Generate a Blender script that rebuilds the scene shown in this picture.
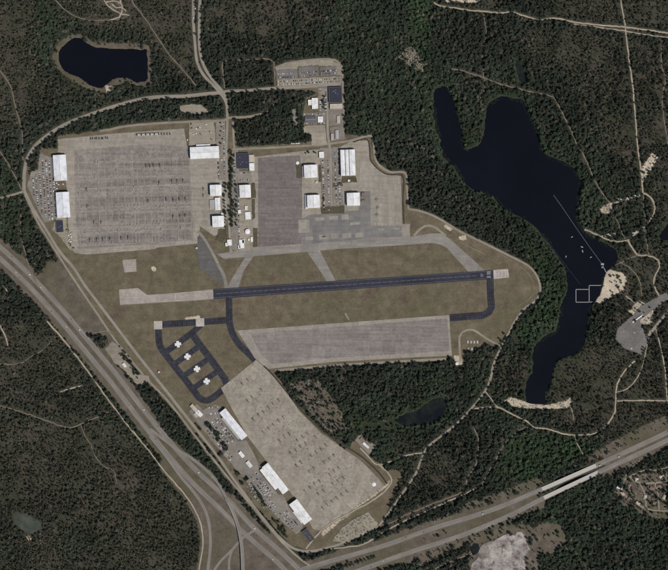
import bpy, bmesh, math, random
import numpy as np
from mathutils import Vector, Matrix
R = math.radians
random.seed(7); rng = np.random.default_rng(11)
for o in list(bpy.data.objects): bpy.data.objects.remove(o)
SC = bpy.context.scene; COL = SC.collection
S = 3.6                                   # metres to one pixel of the 668 x 570 survey picture
def W(px, py, z=0.0): return Vector(((px - 334.0) * S, (285.0 - py) * S, z))

# ------------------------------------------------------------------ camera, sky, sun, exposure
cam = bpy.data.cameras.new('camera'); cam_o = bpy.data.objects.new('camera', cam); COL.objects.link(cam_o)
cam_o.location = (0, 0, 6000.0); cam_o.rotation_euler = (0, 0, 0)
cam.sensor_width = 36.0; cam.lens = 36.0 * 6000.0 / (668 * S); cam.clip_start = 10; cam.clip_end = 40000
SC.camera = cam_o
SUN_EL, SUN_AZ = R(50), R(131)            # compass bearing of the sun: south-east, shadows fall north-west
wd = bpy.data.worlds.new('World'); SC.world = wd; wd.use_nodes = True
nt = wd.node_tree; nt.nodes.clear()
sky = nt.nodes.new('ShaderNodeTexSky'); sky.sky_type = 'NISHITA'; sky.sun_disc = False
sky.sun_elevation = SUN_EL; sky.sun_rotation = SUN_AZ; sky.altitude = 100
bg = nt.nodes.new('ShaderNodeBackground'); bg.inputs[1].default_value = 0.062
wo = nt.nodes.new('ShaderNodeOutputWorld')
nt.links.new(sky.outputs[0], bg.inputs[0]); nt.links.new(bg.outputs[0], wo.inputs[0])
sun = bpy.data.lights.new('sun', 'SUN'); sun.energy = 3.6; sun.angle = R(0.53); sun.color = (1.0, 0.972, 0.935)
sun_o = bpy.data.objects.new('sun', sun); COL.objects.link(sun_o)
sd = Vector((math.sin(SUN_AZ) * math.cos(SUN_EL), math.cos(SUN_AZ) * math.cos(SUN_EL), math.sin(SUN_EL)))
sun_o.rotation_euler = sd.to_track_quat('Z', 'Y').to_euler(); sun_o.location = sd * 3000
SC.view_settings.view_transform = 'Standard'; SC.view_settings.look = 'None'
SC.view_settings.exposure = 0.0; SC.view_settings.gamma = 1.0; SC.view_settings.use_curve_mapping = False
SC.render.engine = 'CYCLES'
SC.cycles.max_bounces = 5; SC.cycles.diffuse_bounces = 2; SC.cycles.glossy_bounces = 2
SC.cycles.transmission_bounces = 2; SC.cycles.transparent_max_bounces = 4

# ------------------------------------------------------------------ material helpers
def lin(r, g, b):
    f = lambda c: (c / 255 / 12.92) if c <= 10 else ((c / 255 + 0.055) / 1.055) ** 2.4
    return (f(r), f(g), f(b), 1.0)
class NB:
    """small node builder"""
    def __init__(s, name, rough=0.9, spec=0.2):
        s.m = bpy.data.materials.new(name); s.m.use_nodes = True; s.t = s.m.node_tree; s.t.nodes.clear()
        s.o = s.n('ShaderNodeOutputMaterial'); s.b = s.n('ShaderNodeBsdfPrincipled')
        s.b.inputs['Roughness'].default_value = rough; s.b.inputs['Specular IOR Level'].default_value = spec
        s.l(s.b.outputs[0], s.o.inputs[0]); s._p = None
    def n(s, t): return s.t.nodes.new(t)
    def l(s, a, b): s.t.links.new(a, b)
    def put(s, sock, v):
        if hasattr(v, 'is_output'): s.l(v, sock)
        elif v is not None: sock.default_value = v
    @property
    def pos(s):
        if s._p is None: s._p = s.n('ShaderNodeNewGeometry').outputs['Position']
        return s._p
    def map(s, scale=(1, 1, 1), rz=0, vec=None):
        m = s.n('ShaderNodeMapping'); m.vector_type = 'POINT'
        m.inputs['Rotation'].default_value = (0, 0, rz); m.inputs['Scale'].default_value = scale
        s.l(vec if vec is not None else s.pos, m.inputs[0]); return m.outputs[0]
    def noise(s, scale, detail=4, rough=0.55, vec=None):
        n = s.n('ShaderNodeTexNoise'); n.inputs['Scale'].default_value = scale
        n.inputs['Detail'].default_value = detail; n.inputs['Roughness'].default_value = rough
        s.l(vec if vec is not None else s.pos, n.inputs['Vector']); return n.outputs[0]
    def vor(s, scale, vec=None, out='Color'):
        n = s.n('ShaderNodeTexVoronoi'); n.inputs['Scale'].default_value = scale
        s.l(vec if vec is not None else s.pos, n.inputs['Vector']); return n.outputs[out]
    def rng(s, v, a, b, c=0.0, d=1.0, smooth=False):
        n = s.n('ShaderNodeMapRange'); n.interpolation_type = 'SMOOTHSTEP' if smooth else 'LINEAR'
        s.put(n.inputs[0], v); n.inputs[1].default_value = a; n.inputs[2].default_value = b
        n.inputs[3].default_value = c; n.inputs[4].default_value = d; return n.outputs[0]
    def mth(s, op, a, b=None, c=None):
        n = s.n('ShaderNodeMath'); n.operation = op; s.put(n.inputs[0], a); s.put(n.inputs[1], b)
        if c is not None: s.put(n.inputs[2], c)
        return n.outputs[0]
    def mix(s, f, a, b, mode='MIX'):
        n = s.n('ShaderNodeMix'); n.data_type = 'RGBA'; n.blend_type = mode
        s.put(n.inputs[0], f); s.put(n.inputs[6], a); s.put(n.inputs[7], b); return n.outputs[2]
    def gain(s, col, v):
        """colour times a scalar"""
        c = s.n('ShaderNodeCombineColor')
        for i in range(3): s.put(c.inputs[i], v)
        return s.mix(1.0, col, c.outputs[0], 'MULTIPLY')
    def bump(s, h, strength=0.3, dist=0.1):
        n = s.n('ShaderNodeBump'); n.inputs['Strength'].default_value = strength; n.inputs['Distance'].default_value = dist
        s.l(h, n.inputs['Height']); s.l(n.outputs[0], s.b.inputs['Normal'])
    def done(s, col): s.put(s.b.inputs['Base Color'], col); return s.m
    def attr(s, name, typ='GEOMETRY'):
        a = s.n('ShaderNodeAttribute'); a.attribute_name = name; a.attribute_type = typ; return a

def col4(c): return (c[0], c[1], c[2], 1.0)
def pavement(name, base, alt, slab=(7.5, 7.5), rz=0.0, joint=0.72, jw=0.05, streak=0.25, var=1.0, stain=None, jlight=False, rough=0.9, uv=False):
    """cast slabs with joints, weather blotches, tyre streaks and oil stains"""
    b = NB(name, rough)
    big = b.rng(b.noise(0.006, 5, 0.6), 0.32, 0.68)
    mid = b.rng(b.noise(0.045, 4, 0.6), 0.3, 0.7)
    c = b.mix(b.mth('MULTIPLY_ADD', mid, 0.45, b.mth('MULTIPLY', big, 0.55)), col4(base), col4(alt))
    src = b.n('ShaderNodeUVMap').outputs[0] if uv else None
    v = b.map((1 / slab[0], 1 / slab[1], 0), rz, src)
    cell = b.n('ShaderNodeTexWhiteNoise'); cell.noise_dimensions = '2D'
    fl = b.n('ShaderNodeVectorMath'); fl.operation = 'FLOOR'; b.l(v, fl.inputs[0]); b.l(fl.outputs[0], cell.inputs[0])
    c = b.gain(c, b.rng(cell.outputs[0], 0, 1, 1 - 0.09 * var, 1 + 0.09 * var))
    v2 = b.map((1 / (slab[0] * 3.03), 1 / (slab[1] * 4.97), 0), rz, src)
    c2 = b.n('ShaderNodeTexWhiteNoise'); c2.noise_dimensions = '2D'; f2 = b.n('ShaderNodeVectorMath'); f2.operation = 'FLOOR'
    b.l(v2, f2.inputs[0]); b.l(f2.outputs[0], c2.inputs[0])
    c = b.gain(c, b.rng(c2.outputs[0], 0, 1, 1 - 0.08 * var, 1 + 0.08 * var))
    st = b.noise(1.0, 3, 0.6, b.map((0.004, 0.11, 0), rz))
    c = b.gain(c, b.rng(st, 0.3, 0.7, 1 - streak * 0.5, 1 + streak * 0.5))
    fr = b.n('ShaderNodeVectorMath'); fr.operation = 'FRACTION'; b.l(v, fr.inputs[0])
    sp = b.n('ShaderNodeSeparateXYZ'); b.l(fr.outputs[0], sp.inputs[0])
    mn = b.mth('MINIMUM', sp.outputs[0], sp.outputs[1])
    j = b.mth('LESS_THAN', mn, jw)
    c = b.gain(c, b.mth('MULTIPLY_ADD', j, joint - 1.0, 1.0))
    if stain:
        s1 = b.rng(b.noise(0.09, 5, 0.65), 0.58, 0.72)
        c = b.mix(b.mth('MULTIPLY', s1, stain), c, b.gain(c, 0.62))
        s2 = b.rng(b.noise(0.021, 6, 0.7), 0.56, 0.70)
        c = b.mix(b.mth('MULTIPLY', s2, stain * .7), c, b.gain(c, 0.72))
        s3 = b.rng(b.noise(0.016, 6, 0.75, b.map((1, 1, 1), .7)), 0.60, 0.72)
        c = b.mix(b.mth('MULTIPLY', s3, stain * .8), c, b.gain(c, 1.16))
        cr = b.mth('ABSOLUTE', b.mth('SUBTRACT', b.noise(0.035, 5, 0.6, b.map((1, 1, 1), 1.9)), 0.5))
        c = b.gain(c, b.rng(cr, 0.0, 0.012, 0.86, 1.0))
    c = b.gain(c, b.rng(b.noise(0.32, 4, 0.75), 0.25, 0.75, 0.80, 1.20))
    return b.done(c)
def roadmat(name, base, alt, half, lines=(), dirt=None, wear=0.25):
    """asphalt or packed earth; UV.x runs across in metres, UV.y along"""
    b = NB(name, 0.92)
    uv = b.n('ShaderNodeUVMap').outputs[0]; sp = b.n('ShaderNodeSeparateXYZ'); b.l(uv, sp.inputs[0])
    au = b.mth('ABSOLUTE', sp.outputs[0])
    c = b.mix(b.rng(b.noise(0.02, 5, 0.6), 0.3, 0.7), col4(base), col4(alt))
    st = b.noise(1.0, 3, 0.6, b.map((0.55, 0.006, 0), 0, uv))
    c = b.gain(c, b.rng(st, 0.3, 0.7, 1 - wear, 1 + wear))
    c = b.gain(c, b.rng(b.noise(0.6, 3, 0.7), 0.2, 0.8, 0.88, 1.12))
    if dirt:
        e = b.mth('MULTIPLY_ADD', b.noise(0.07, 4, 0.7), half * 0.7, au)
        c = b.mix(b.rng(e, half * 0.95, half * 1.35, 0, 1, True), c, col4(dirt))
    for (off, wdt, colr) in lines:
        d = b.mth('ABSOLUTE', b.mth('SUBTRACT', sp.outputs[0], off))
        f = b.mth('LESS_THAN', d, wdt / 2)
        f = b.mth('MULTIPLY', f, b.rng(b.noise(0.35, 3, 0.7), 0.3, 0.6, 0.25, 0.9))
        c = b.mix(f, c, col4(colr))
    return b.done(c)
def plain(name, base, var=0.12, scale=0.25, rough=0.7, spec=0.3, metal=0.0, streak=None):
    b = NB(name, rough, spec); b.b.inputs['Metallic'].default_value = metal
    c = b.gain(col4(base), b.rng(b.noise(scale, 4, 0.65), 0.3, 0.7, 1 - var, 1 + var))
    if streak:
        c = b.gain(c, b.rng(b.noise(1.0, 3, 0.6, b.map(streak)), 0.3, 0.7, 1 - var, 1 + var))
    return b.done(c)
def roofmat(name, base, rz, dirt=(0.45, 0.42, 0.38), amt=0.35, seam=1.2):
    """ribbed sheet metal with rain streaks running down the slope"""
    b = NB(name, 0.55, 0.3)
    c = b.mix(b.mth('MULTIPLY', b.rng(b.noise(0.05, 5, 0.65), 0.45, 0.75), amt), col4(base), col4(dirt))
    c = b.gain(c, b.rng(b.noise(1.0, 4, 0.65, b.map((0.45, 0.03, 0), rz)), 0.3, 0.7, 0.84, 1.06))
    wv = b.n('ShaderNodeTexWave'); wv.inputs['Scale'].default_value = 1.0 / seam / 3.2
    b.l(b.map((1, 1, 0), rz), wv.inputs[0]); b.bump(wv.outputs[1], 0.25, 0.06)
    return b.done(c)
M = {}

# ------------------------------------------------------------------ object helpers
def tag(o, label=None, cat=None, group=None, kind=None):
    if label: o['label'] = label
    if cat: o['category'] = cat
    if group: o['group'] = group
    if kind: o['kind'] = kind
    return o
def link(name, me, parent=None):
    o = bpy.data.objects.new(name, me); COL.objects.link(o)
    if parent is not None: o.parent = parent
    return o
def empty(name, loc, rz=0.0):
    o = bpy.data.objects.new(name, None); COL.objects.link(o); o.location = loc; o.rotation_euler = (0, 0, rz)
    o.empty_display_size = 2; return o
class MB:
    """collects faces into one mesh"""
    def __init__(s): s.v = []; s.f = []; s.mi = []; s.uv = {}
    def face(s, pts, mi=0):
        k = len(s.v); s.v += [tuple(p) for p in pts]; s.f.append(list(range(k, k + len(pts)))); s.mi.append(mi)
    def box(s, x0, x1, y0, y1, z0, z1, mi=0, tf=None):
        k = len(s.v)
        p = [(x0, y0, z0), (x1, y0, z0), (x1, y1, z0), (x0, y1, z0), (x0, y0, z1), (x1, y0, z1), (x1, y1, z1), (x0, y1, z1)]
        if tf: p = [tuple(tf @ Vector(q)) for q in p]
        s.v += p
        for f in ((3, 2, 1, 0), (4, 5, 6, 7), (0, 1, 5, 4), (1, 2, 6, 5), (2, 3, 7, 6), (3, 0, 4, 7)):
            s.f.append([k + i for i in f]); s.mi.append(mi)
    def tube(s, a, b, r0, r1, n=6, mi=0, cap=True):
        a = Vector(a); b = Vector(b); d = (b - a).normalized()
        t = Vector((0, 0, 1)) if abs(d.z) < 0.9 else Vector((1, 0, 0)); u = d.cross(t).normalized(); w = d.cross(u)
        k = len(s.v)
        for c, r in ((a, r0), (b, r1)):
            for i in range(n):
                an = 2 * math.pi * i / n; s.v.append(tuple(c + u * math.cos(an) * r + w * math.sin(an) * r))
        for i in range(n):
            j = (i + 1) % n; s.f.append([k + i, k + n + i, k + n + j, k + j]); s.mi.append(mi)
        if cap:
            s.f.append([k + i for i in range(n)]); s.mi.append(mi)
            s.f.append([k + n + i for i in reversed(range(n))]); s.mi.append(mi)
    def loft(s, rings, mi=0, cap=True):
        k = len(s.v); n = len(rings[0])
        for r in rings: s.v += [tuple(p) for p in r]
        for a in range(len(rings) - 1):
            for i in range(n):
                j = (i + 1) % n
                s.f.append([k + a * n + i, k + a * n + j, k + (a + 1) * n + j, k + (a + 1) * n + i]); s.mi.append(mi)
        if cap:
            s.f.append([k + i for i in reversed(range(n))]); s.mi.append(mi)
            s.f.append([k + (len(rings) - 1) * n + i for i in range(n)]); s.mi.append(mi)
    def mesh(s, name, mats, smooth=False):
        me = bpy.data.meshes.new(name); me.from_pydata(s.v, [], s.f)
        for m in mats: me.materials.append(m)
        me.polygons.foreach_set('material_index', s.mi)
        if smooth: me.polygons.foreach_set('use_smooth', [True] * len(s.f))
        me.update(); return me
    def build(s, name, mat, parent=None, smooth=False):
        return link(name, s.mesh(name, mat if isinstance(mat, list) else [mat], smooth), parent)

def catmull(pts, step=3.0):
    if len(pts) < 3: return [tuple(p) for p in pts]
    P = [np.array(p, float) for p in pts]; out = []
    for i in range(len(P) - 1):
        p0 = P[i - 1] if i else 2 * P[0] - P[1]; p1, p2 = P[i], P[i + 1]
        p3 = P[i + 2] if i + 2 < len(P) else 2 * P[-1] - P[-2]
        n = max(1, int(np.hypot(*(p2 - p1)) / step))
        t0 = 0.0; t1 = max(np.hypot(*(p1 - p0)), 1e-3) ** .5; t2 = t1 + max(np.hypot(*(p2 - p1)), 1e-3) ** .5
        t3 = t2 + max(np.hypot(*(p3 - p2)), 1e-3) ** .5
        for k in range(n):
            t = t1 + (t2 - t1) * k / n
            a1 = (t1 - t) / (t1 - t0) * p0 + (t - t0) / (t1 - t0) * p1
            a2 = (t2 - t) / (t2 - t1) * p1 + (t - t1) / (t2 - t1) * p2
            a3 = (t3 - t) / (t3 - t2) * p2 + (t - t2) / (t3 - t2) * p3
            b1 = (t2 - t) / (t2 - t0) * a1 + (t - t0) / (t2 - t0) * a2
            b2 = (t3 - t) / (t3 - t1) * a2 + (t - t1) / (t3 - t1) * a3
            out.append(tuple((t2 - t) / (t2 - t1) * b1 + (t - t1) / (t2 - t1) * b2))
    out.append(tuple(P[-1])); return out

# ------------------------------------------------------------------ rasters: where roads, water, yards lie (for terrain and planting)
X0, Y0, X1, Y1, RS = -70, -70, 738, 640, 2          # two cells to a pixel
NW_, NH_ = (X1 - X0) * RS, (Y1 - Y0) * RS
def raster(): return np.zeros((NH_, NW_), np.float32)
gx = X0 + (np.arange(NW_) + .5) / RS; gy = Y0 + (np.arange(NH_) + .5) / RS
def _win(x0, y0, x1, y1):
    a = max(0, int((x0 - X0) * RS)); b = min(NW_, int((x1 - X0) * RS) + 2)
    c = max(0, int((y0 - Y0) * RS)); d = min(NH_, int((y1 - Y0) * RS) + 2); return a, b, c, d
def paint_poly(ra, pts, val=1.0, keepmax=False):
    xs = [p[0] for p in pts]; ys = [p[1] for p in pts]
    a, b, c, d = _win(min(xs), min(ys), max(xs), max(ys))
    if b <= a or d <= c: return
    XX, YY = np.meshgrid(gx[a:b], gy[c:d]); ins = np.zeros(XX.shape, bool); n = len(pts)
    for i in range(n):
        (xa, ya), (xb, yb) = pts[i], pts[(i + 1) % n]
        if ya == yb: continue
        ins ^= ((ya > YY) != (yb > YY)) & (XX < (xb - xa) * (YY - ya) / (yb - ya) + xa)
    if keepmax: ins &= ra[c:d, a:b] < val
    ra[c:d, a:b][ins] = val
def paint_line(ra, pts, w, val=1.0):
    for i in range(len(pts) - 1):
        (xa, ya), (xb, yb) = pts[i], pts[i + 1]
        a, b, c, d = _win(min(xa, xb) - w, min(ya, yb) - w, max(xa, xb) + w, max(ya, yb) + w)
        if b <= a or d <= c: continue
        XX, YY = np.meshgrid(gx[a:b], gy[c:d]); L2 = (xb - xa) ** 2 + (yb - ya) ** 2 + 1e-9
        t = np.clip(((XX - xa) * (xb - xa) + (YY - ya) * (yb - ya)) / L2, 0, 1)
        ra[c:d, a:b][np.hypot(XX - xa - t * (xb - xa), YY - ya - t * (yb - ya)) < w / 2] = val
def blur(ra, r, it=2):
    k = max(1, int(r * RS))
    for _ in range(it):
        for ax in (0, 1):
            p = np.pad(ra, [(k + 1, k) if ax == 0 else (0, 0), (k + 1, k) if ax == 1 else (0, 0)], 'edge')
            cs = np.cumsum(p, axis=ax, dtype=np.float64)
            ra = ((cs[2 * k + 1:] - cs[:-2 * k - 1]) if ax == 0 else (cs[:, 2 * k + 1:] - cs[:, :-2 * k - 1])) / (2 * k + 1)
    return ra.astype(np.float32)
def samp(ra, x, y):
    return ra[np.clip(((y - Y0) * RS).astype(int), 0, NH_ - 1), np.clip(((x - X0) * RS).astype(int), 0, NW_ - 1)]
def vnoise(x, y, cell, seed):
    g = np.random.default_rng(seed).random((256, 256)); u = x / cell + 50; v = y / cell + 50
    i = np.floor(u).astype(int); j = np.floor(v).astype(int); fu = u - i; fv = v - j
    fu = fu * fu * (3 - 2 * fu); fv = fv * fv * (3 - 2 * fv); G = lambda a, b: g[b % 256, a % 256]
    return (G(i, j) * (1 - fu) + G(i + 1, j) * fu) * (1 - fv) + (G(i, j + 1) * (1 - fu) + G(i + 1, j + 1) * fu) * fv
def fbm(x, y, cell, seed): return (vnoise(x, y, cell, seed) + .5 * vnoise(x, y, cell / 2.1, seed + 1) + .25 * vnoise(x, y, cell / 4.3, seed + 2)) / 1.75
block = raster(); r_grass = raster(); r_sand = raster(); r_verge = raster(); r_green = raster(); r_lake = raster()
r_sparse = raster(); r_clear = raster(); r_dense = raster(); r_gully = raster()

# ------------------------------------------------------------------ sheets and ribbons
def wob(pts, amp=.5, step=2.2):
    out = []; n = len(pts); rr = random.Random(int(pts[0][0] * 7 + pts[0][1]))
    for i in range(n):
        a, b_ = np.array(pts[i], float), np.array(pts[(i + 1) % n], float); k = max(1, int(np.hypot(*(b_ - a)) / step))
        for j in range(k): out.append(tuple(a + (b_ - a) * j / k + np.array((rr.uniform(-amp, amp), rr.uniform(-amp, amp)))))
    return out
_lev = [0.10]
def nextz():
    _lev[0] += 0.008; return _lev[0]
def sheet(name, pts, mat, label=None, cat=None, z=None, parent=None, skirt=0.35, blk=1.0, kind='structure', group=None):
    z = nextz() if z is None else z
    bm = bmesh.new(); vs = [bm.verts.new(W(p[0], p[1], z)) for p in pts]
    f = bm.faces.new(vs); f.normal_update()
    if f.normal.z < 0: f.normal_flip()
    if skirt:
        lo = [bm.verts.new(W(p[0], p[1], min(z - skirt, -0.05))) for p in pts]; n = len(pts)
        for i in range(n): bm.faces.new((vs[i], vs[(i + 1) % n], lo[(i + 1) % n], lo[i]))
    bmesh.ops.triangulate(bm, faces=[f])
    me = bpy.data.meshes.new(name); bm.to_mesh(me); bm.free(); me.materials.append(mat)
    o = link(name, me, parent)
    if parent is None: tag(o, label, cat, group, kind)
    if blk and parent is None: paint_poly(block, pts, 1.0)
    return o
def ribbon(name, pts, w, mat, label=None, cat='road', z=None, smooth=True, parent=None, blk=2.0, skirt=0.4, zs=None, kind='structure', group=None, closed=False):
    """w in picture pixels (number or list)"""
    z = nextz() if z is None else z
    C = catmull(pts) if smooth else [tuple(p) for p in pts]
    rough_ = .0 if mat not in (M.get('trail'), M.get('sandroad'), M.get('service')) or parent is not None else {'trail': .45, 'sandroad': .3, 'service': .1}[[k_ for k_ in ('trail', 'sandroad', 'service') if M[k_] is mat][0]]
    jr = random.Random(int(abs(pts[0][0]) * 13 + abs(pts[0][1]) * 7)); C = [(p[0] + jr.uniform(-1, 1) * rough_ * (0 < i_ < len(C) - 1), p[1] + jr.uniform(-1, 1) * rough_ * (0 < i_ < len(C) - 1)) for i_, p in enumerate(C)]
    wj = [1 + jr.uniform(-1, 1) * rough_ * 1.3 for _ in C]
    n = len(C); A = [W(p[0], p[1]) for p in C]; vs = []; uv = []; run = 0.0
    dist = [0.0]
    for i in range(1, n): dist.append(dist[-1] + (A[i] - A[i - 1]).length)
    for i in range(n):
        d = (A[min(i + 1, n - 1)] - A[max(i - 1, 0)]).normalized(); nr = Vector((-d.y, d.x, 0))
        t = dist[i] / max(dist[-1], 1e-6)
        ww = (w if not isinstance(w, (list, tuple)) else np.interp(t, np.linspace(0, 1, len(w)), w)) * S / 2 * wj[i]
        zz = z if zs is None else zs(t)
        l_, r_ = A[i] + nr * ww, A[i] - nr * ww
        for q, u in ((l_, ww), (r_, -ww)): vs.append((q.x, q.y, zz)); uv.append((u, dist[i]))
        for q, u in ((l_, ww), (r_, -ww)): vs.append((q.x, q.y, zz - skirt if zs is not None else min(zz - skirt, -0.05))); uv.append((u, dist[i]))
    F = []
    for i in range(n - 1):
        a, b = 4 * i, 4 * (i + 1)
        F += [(a, a + 1, b + 1, b), (a + 2, a, b, b + 2), (a + 1, a + 3, b + 3, b + 1)]
        if zs is not None: F.append((a + 3, a + 2, b + 2, b + 3))
    me = bpy.data.meshes.new(name); me.from_pydata(vs, [], F)
    ul = me.uv_layers.new(name='UVMap'); li = np.zeros(len(me.loops), np.int32); me.loops.foreach_get('vertex_index', li)
    ul.data.foreach_set('uv', np.array(uv, np.float32)[li].ravel())
    me.materials.append(mat); me.update(); o = link(name, me, parent)
    if parent is None: tag(o, label, cat, group, kind)
    wm = max(w) if isinstance(w, (list, tuple)) else w
    if blk: paint_line(block, C, wm + blk)
    return o

# ------------------------------------------------------------------ pavement materials
TH = math.atan2(18.5, 280)                       # the runway's heading, turned slightly from east-west
THS = R(-51)                                     # heading of the southern apron
M['apron_west'] = pavement('concrete_apron_west', lin(154, 146, 133), lin(142, 133, 122), (7.6, 7.6), R(3.5), 0.80, 0.07, 0.22, stain=0.5)
M['apron_dark'] = pavement('stained_concrete_west', lin(141, 132, 122), lin(121, 113, 106), (7.6, 7.6), R(3.5), 1.10, 0.10, 0.34, 1.2, stain=0.8)
M['apron_centre'] = pavement('concrete_apron_centre', lin(151, 142, 129), lin(140, 131, 119), (7.6, 7.6), R(3.0), 0.84, 0.06, 0.2, stain=0.4)
M['apron_mauve'] = pavement('aged_concrete_mauve', lin(119, 110, 106), lin(105, 97, 93), (7.6, 7.6), R(3.0), 1.12, 0.08, 0.28, stain=0.6)
M['apron_east'] = pavement('concrete_apron_east', lin(150, 143, 131), lin(140, 132, 120), (6.5, 24), R(1.5), 0.84, 0.07, 0.15, stain=0.35)
M['asphalt_blue'] = pavement('grey_asphalt_ramp', lin(124, 120, 115), lin(111, 108, 105), (14, 14), R(3.0), 0.93, 0.03, 0.18, stain=0.3)
M['asphalt_grey'] = pavement('weathered_asphalt', lin(106, 103, 102), lin(86, 82, 76), (90, 90), .4, 1.0, .01, .3, stain=.9)
M['taxiway'] = pavement('taxiway_asphalt', lin(140, 134, 126), lin(127, 121, 113), (22, 11), TH, 0.92, 0.03, 0.25, stain=0.3)
M['runway'] = pavement('runway_asphalt', lin(57, 56, 65), lin(47, 47, 55), (40, 11), TH, 1.22, 0.06, 0.34, stain=0.35)
M['taxi_dark'] = pavement('sealed_dark_taxiway', lin(52, 51, 57), lin(42, 42, 48), (8.0, 8.4), 0, 1.95, 0.12, 0.35, 1.8, stain=.5, uv=True)
M['taxi_dark_diag'] = M['taxi_dark']
M['overrun'] = pavement('bare_concrete_overrun', lin(163, 153, 143), lin(150, 140, 131), (7.5, 7.5), TH, 0.84, 0.08, 0.25, stain=0.4)
M['pad'] = pavement('pale_concrete_pad', lin(176, 168, 157), lin(162, 154, 143), (7.5, 7.5), TH, 0.86, 0.07, 0.15)
M['apron_mid'] = pavement('concrete_parking_strip', lin(134, 126, 119), lin(117, 109, 103), (7.6, 7.6), R(4.0), 1.10, 0.07, 0.38, stain=0.4)
M['apron_mid_edge'] = pavement('pale_concrete_border', lin(150, 142, 131), lin(138, 130, 119), (7.6, 7.6), R(4.0), 0.9, 0.06, 0.2)
M['apron_south'] = pavement('concrete_apron_south', lin(155, 146, 132), lin(140, 131, 118), (7.6, 7.6), THS, 0.80, 0.08, 0.14, 1.3, stain=0.8)
M['lot'] = pavement('parking_asphalt', lin(138, 130, 119), lin(118, 111, 103), (30, 17), R(3), 0.9, 0.02, 0.2, stain=0.6)
M['yard'] = pavement('packed_yard', lin(152, 143, 127), lin(130, 121, 108), (50, 50), 0, 1.0, 0.01, 0.25, stain=0.6)
M['grey_lot'] = pavement('lake_parking_asphalt', lin(118, 113, 108), lin(104, 100, 96), (25, 25), R(40), 0.92, 0.02, 0.15, stain=0.3)
WHITE = lin(205, 200, 192)
M['road'] = roadmat('old_asphalt_road', lin(146, 138, 126), lin(126, 119, 109), 6.5, [(0, 0.35, lin(180, 170, 140))], lin(138, 126, 107), 0.3)
M['service'] = roadmat('service_road', lin(148, 139, 124), lin(126, 118, 105), 4.6, (), lin(118, 106, 88), 0.18)
M['highway'] = roadmat('highway_asphalt', lin(130, 124, 116), lin(112, 107, 100), 9.4, [(-5.2, 0.2, lin(160, 154, 144)), (5.2, 0.2, lin(160, 154, 144)), (0.0, 0.15, lin(150, 146, 138))], lin(112, 101, 88), 0.42)
M['ramp'] = roadmat('ramp_asphalt', lin(134, 128, 119), lin(116, 110, 103), 5.8, [(-3.4, 0.2, lin(160, 154, 144)), (3.4, 0.2, lin(160, 154, 144))], lin(112, 101, 88), 0.34)
M['bridge'] = plain('bridge_concrete', lin(176, 170, 160), 0.07, 0.15, 0.85)
M['sandroad'] = roadmat('sandy_track', lin(174, 162, 143), lin(142, 131, 115), 2.8, (), lin(112, 100, 84), 0.2)
M['trail'] = roadmat('dirt_trail', lin(136, 125, 109), lin(104, 95, 83), 1.9, (), lin(88, 78, 67), 0.25)
M['turf'] = plain('dark_turf', lin(82, 76, 60), .3, .08, 1.0)
M['ditch'] = plain('ditch_turf', lin(62, 58, 48), 0.3, 0.1, 1.0)
M['paint'] = plain('worn_white_paint', lin(158, 154, 154), 0.35, 0.2, 0.8)
M['paint_faint'] = plain('faded_paint_lines', lin(148, 139, 131), 0.2, 0.06, 0.85)
M['paint_grey'] = plain('worn_grey_paint', lin(92, 91, 98), 0.3, 0.12, 0.8)
M['sand'] = plain('loose_sand', lin(182, 165, 140), 0.12, 0.12, 1.0)
b = NB('lake_water', 0.06, 0.5); b.b.inputs['IOR'].default_value = 1.33
b.bump(b.noise(0.35, 4, 0.6), 0.25, 0.12)
M['water'] = b.done(b.mix(b.rng(b.noise(0.004, 4, 0.6), 0.4, 0.7), lin(15, 16, 22), lin(19, 20, 27)))
b = NB('algae_water', 0.25, 0.4); b.bump(b.noise(0.5, 3, 0.6), 0.15, 0.1)
M['algae'] = b.done(b.mix(b.rng(b.noise(0.03, 5, 0.6), 0.35, 0.65), lin(52, 58, 50), lin(80, 84, 72)))
b = NB('marsh_water', 0.12, 0.4); b.bump(b.noise(0.5, 3, 0.6), 0.15, 0.1)
M['marsh'] = b.done(b.mix(b.rng(b.noise(0.02, 5, 0.6), 0.4, 0.65), lin(19, 21, 22), lin(40, 43, 36)))

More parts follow.
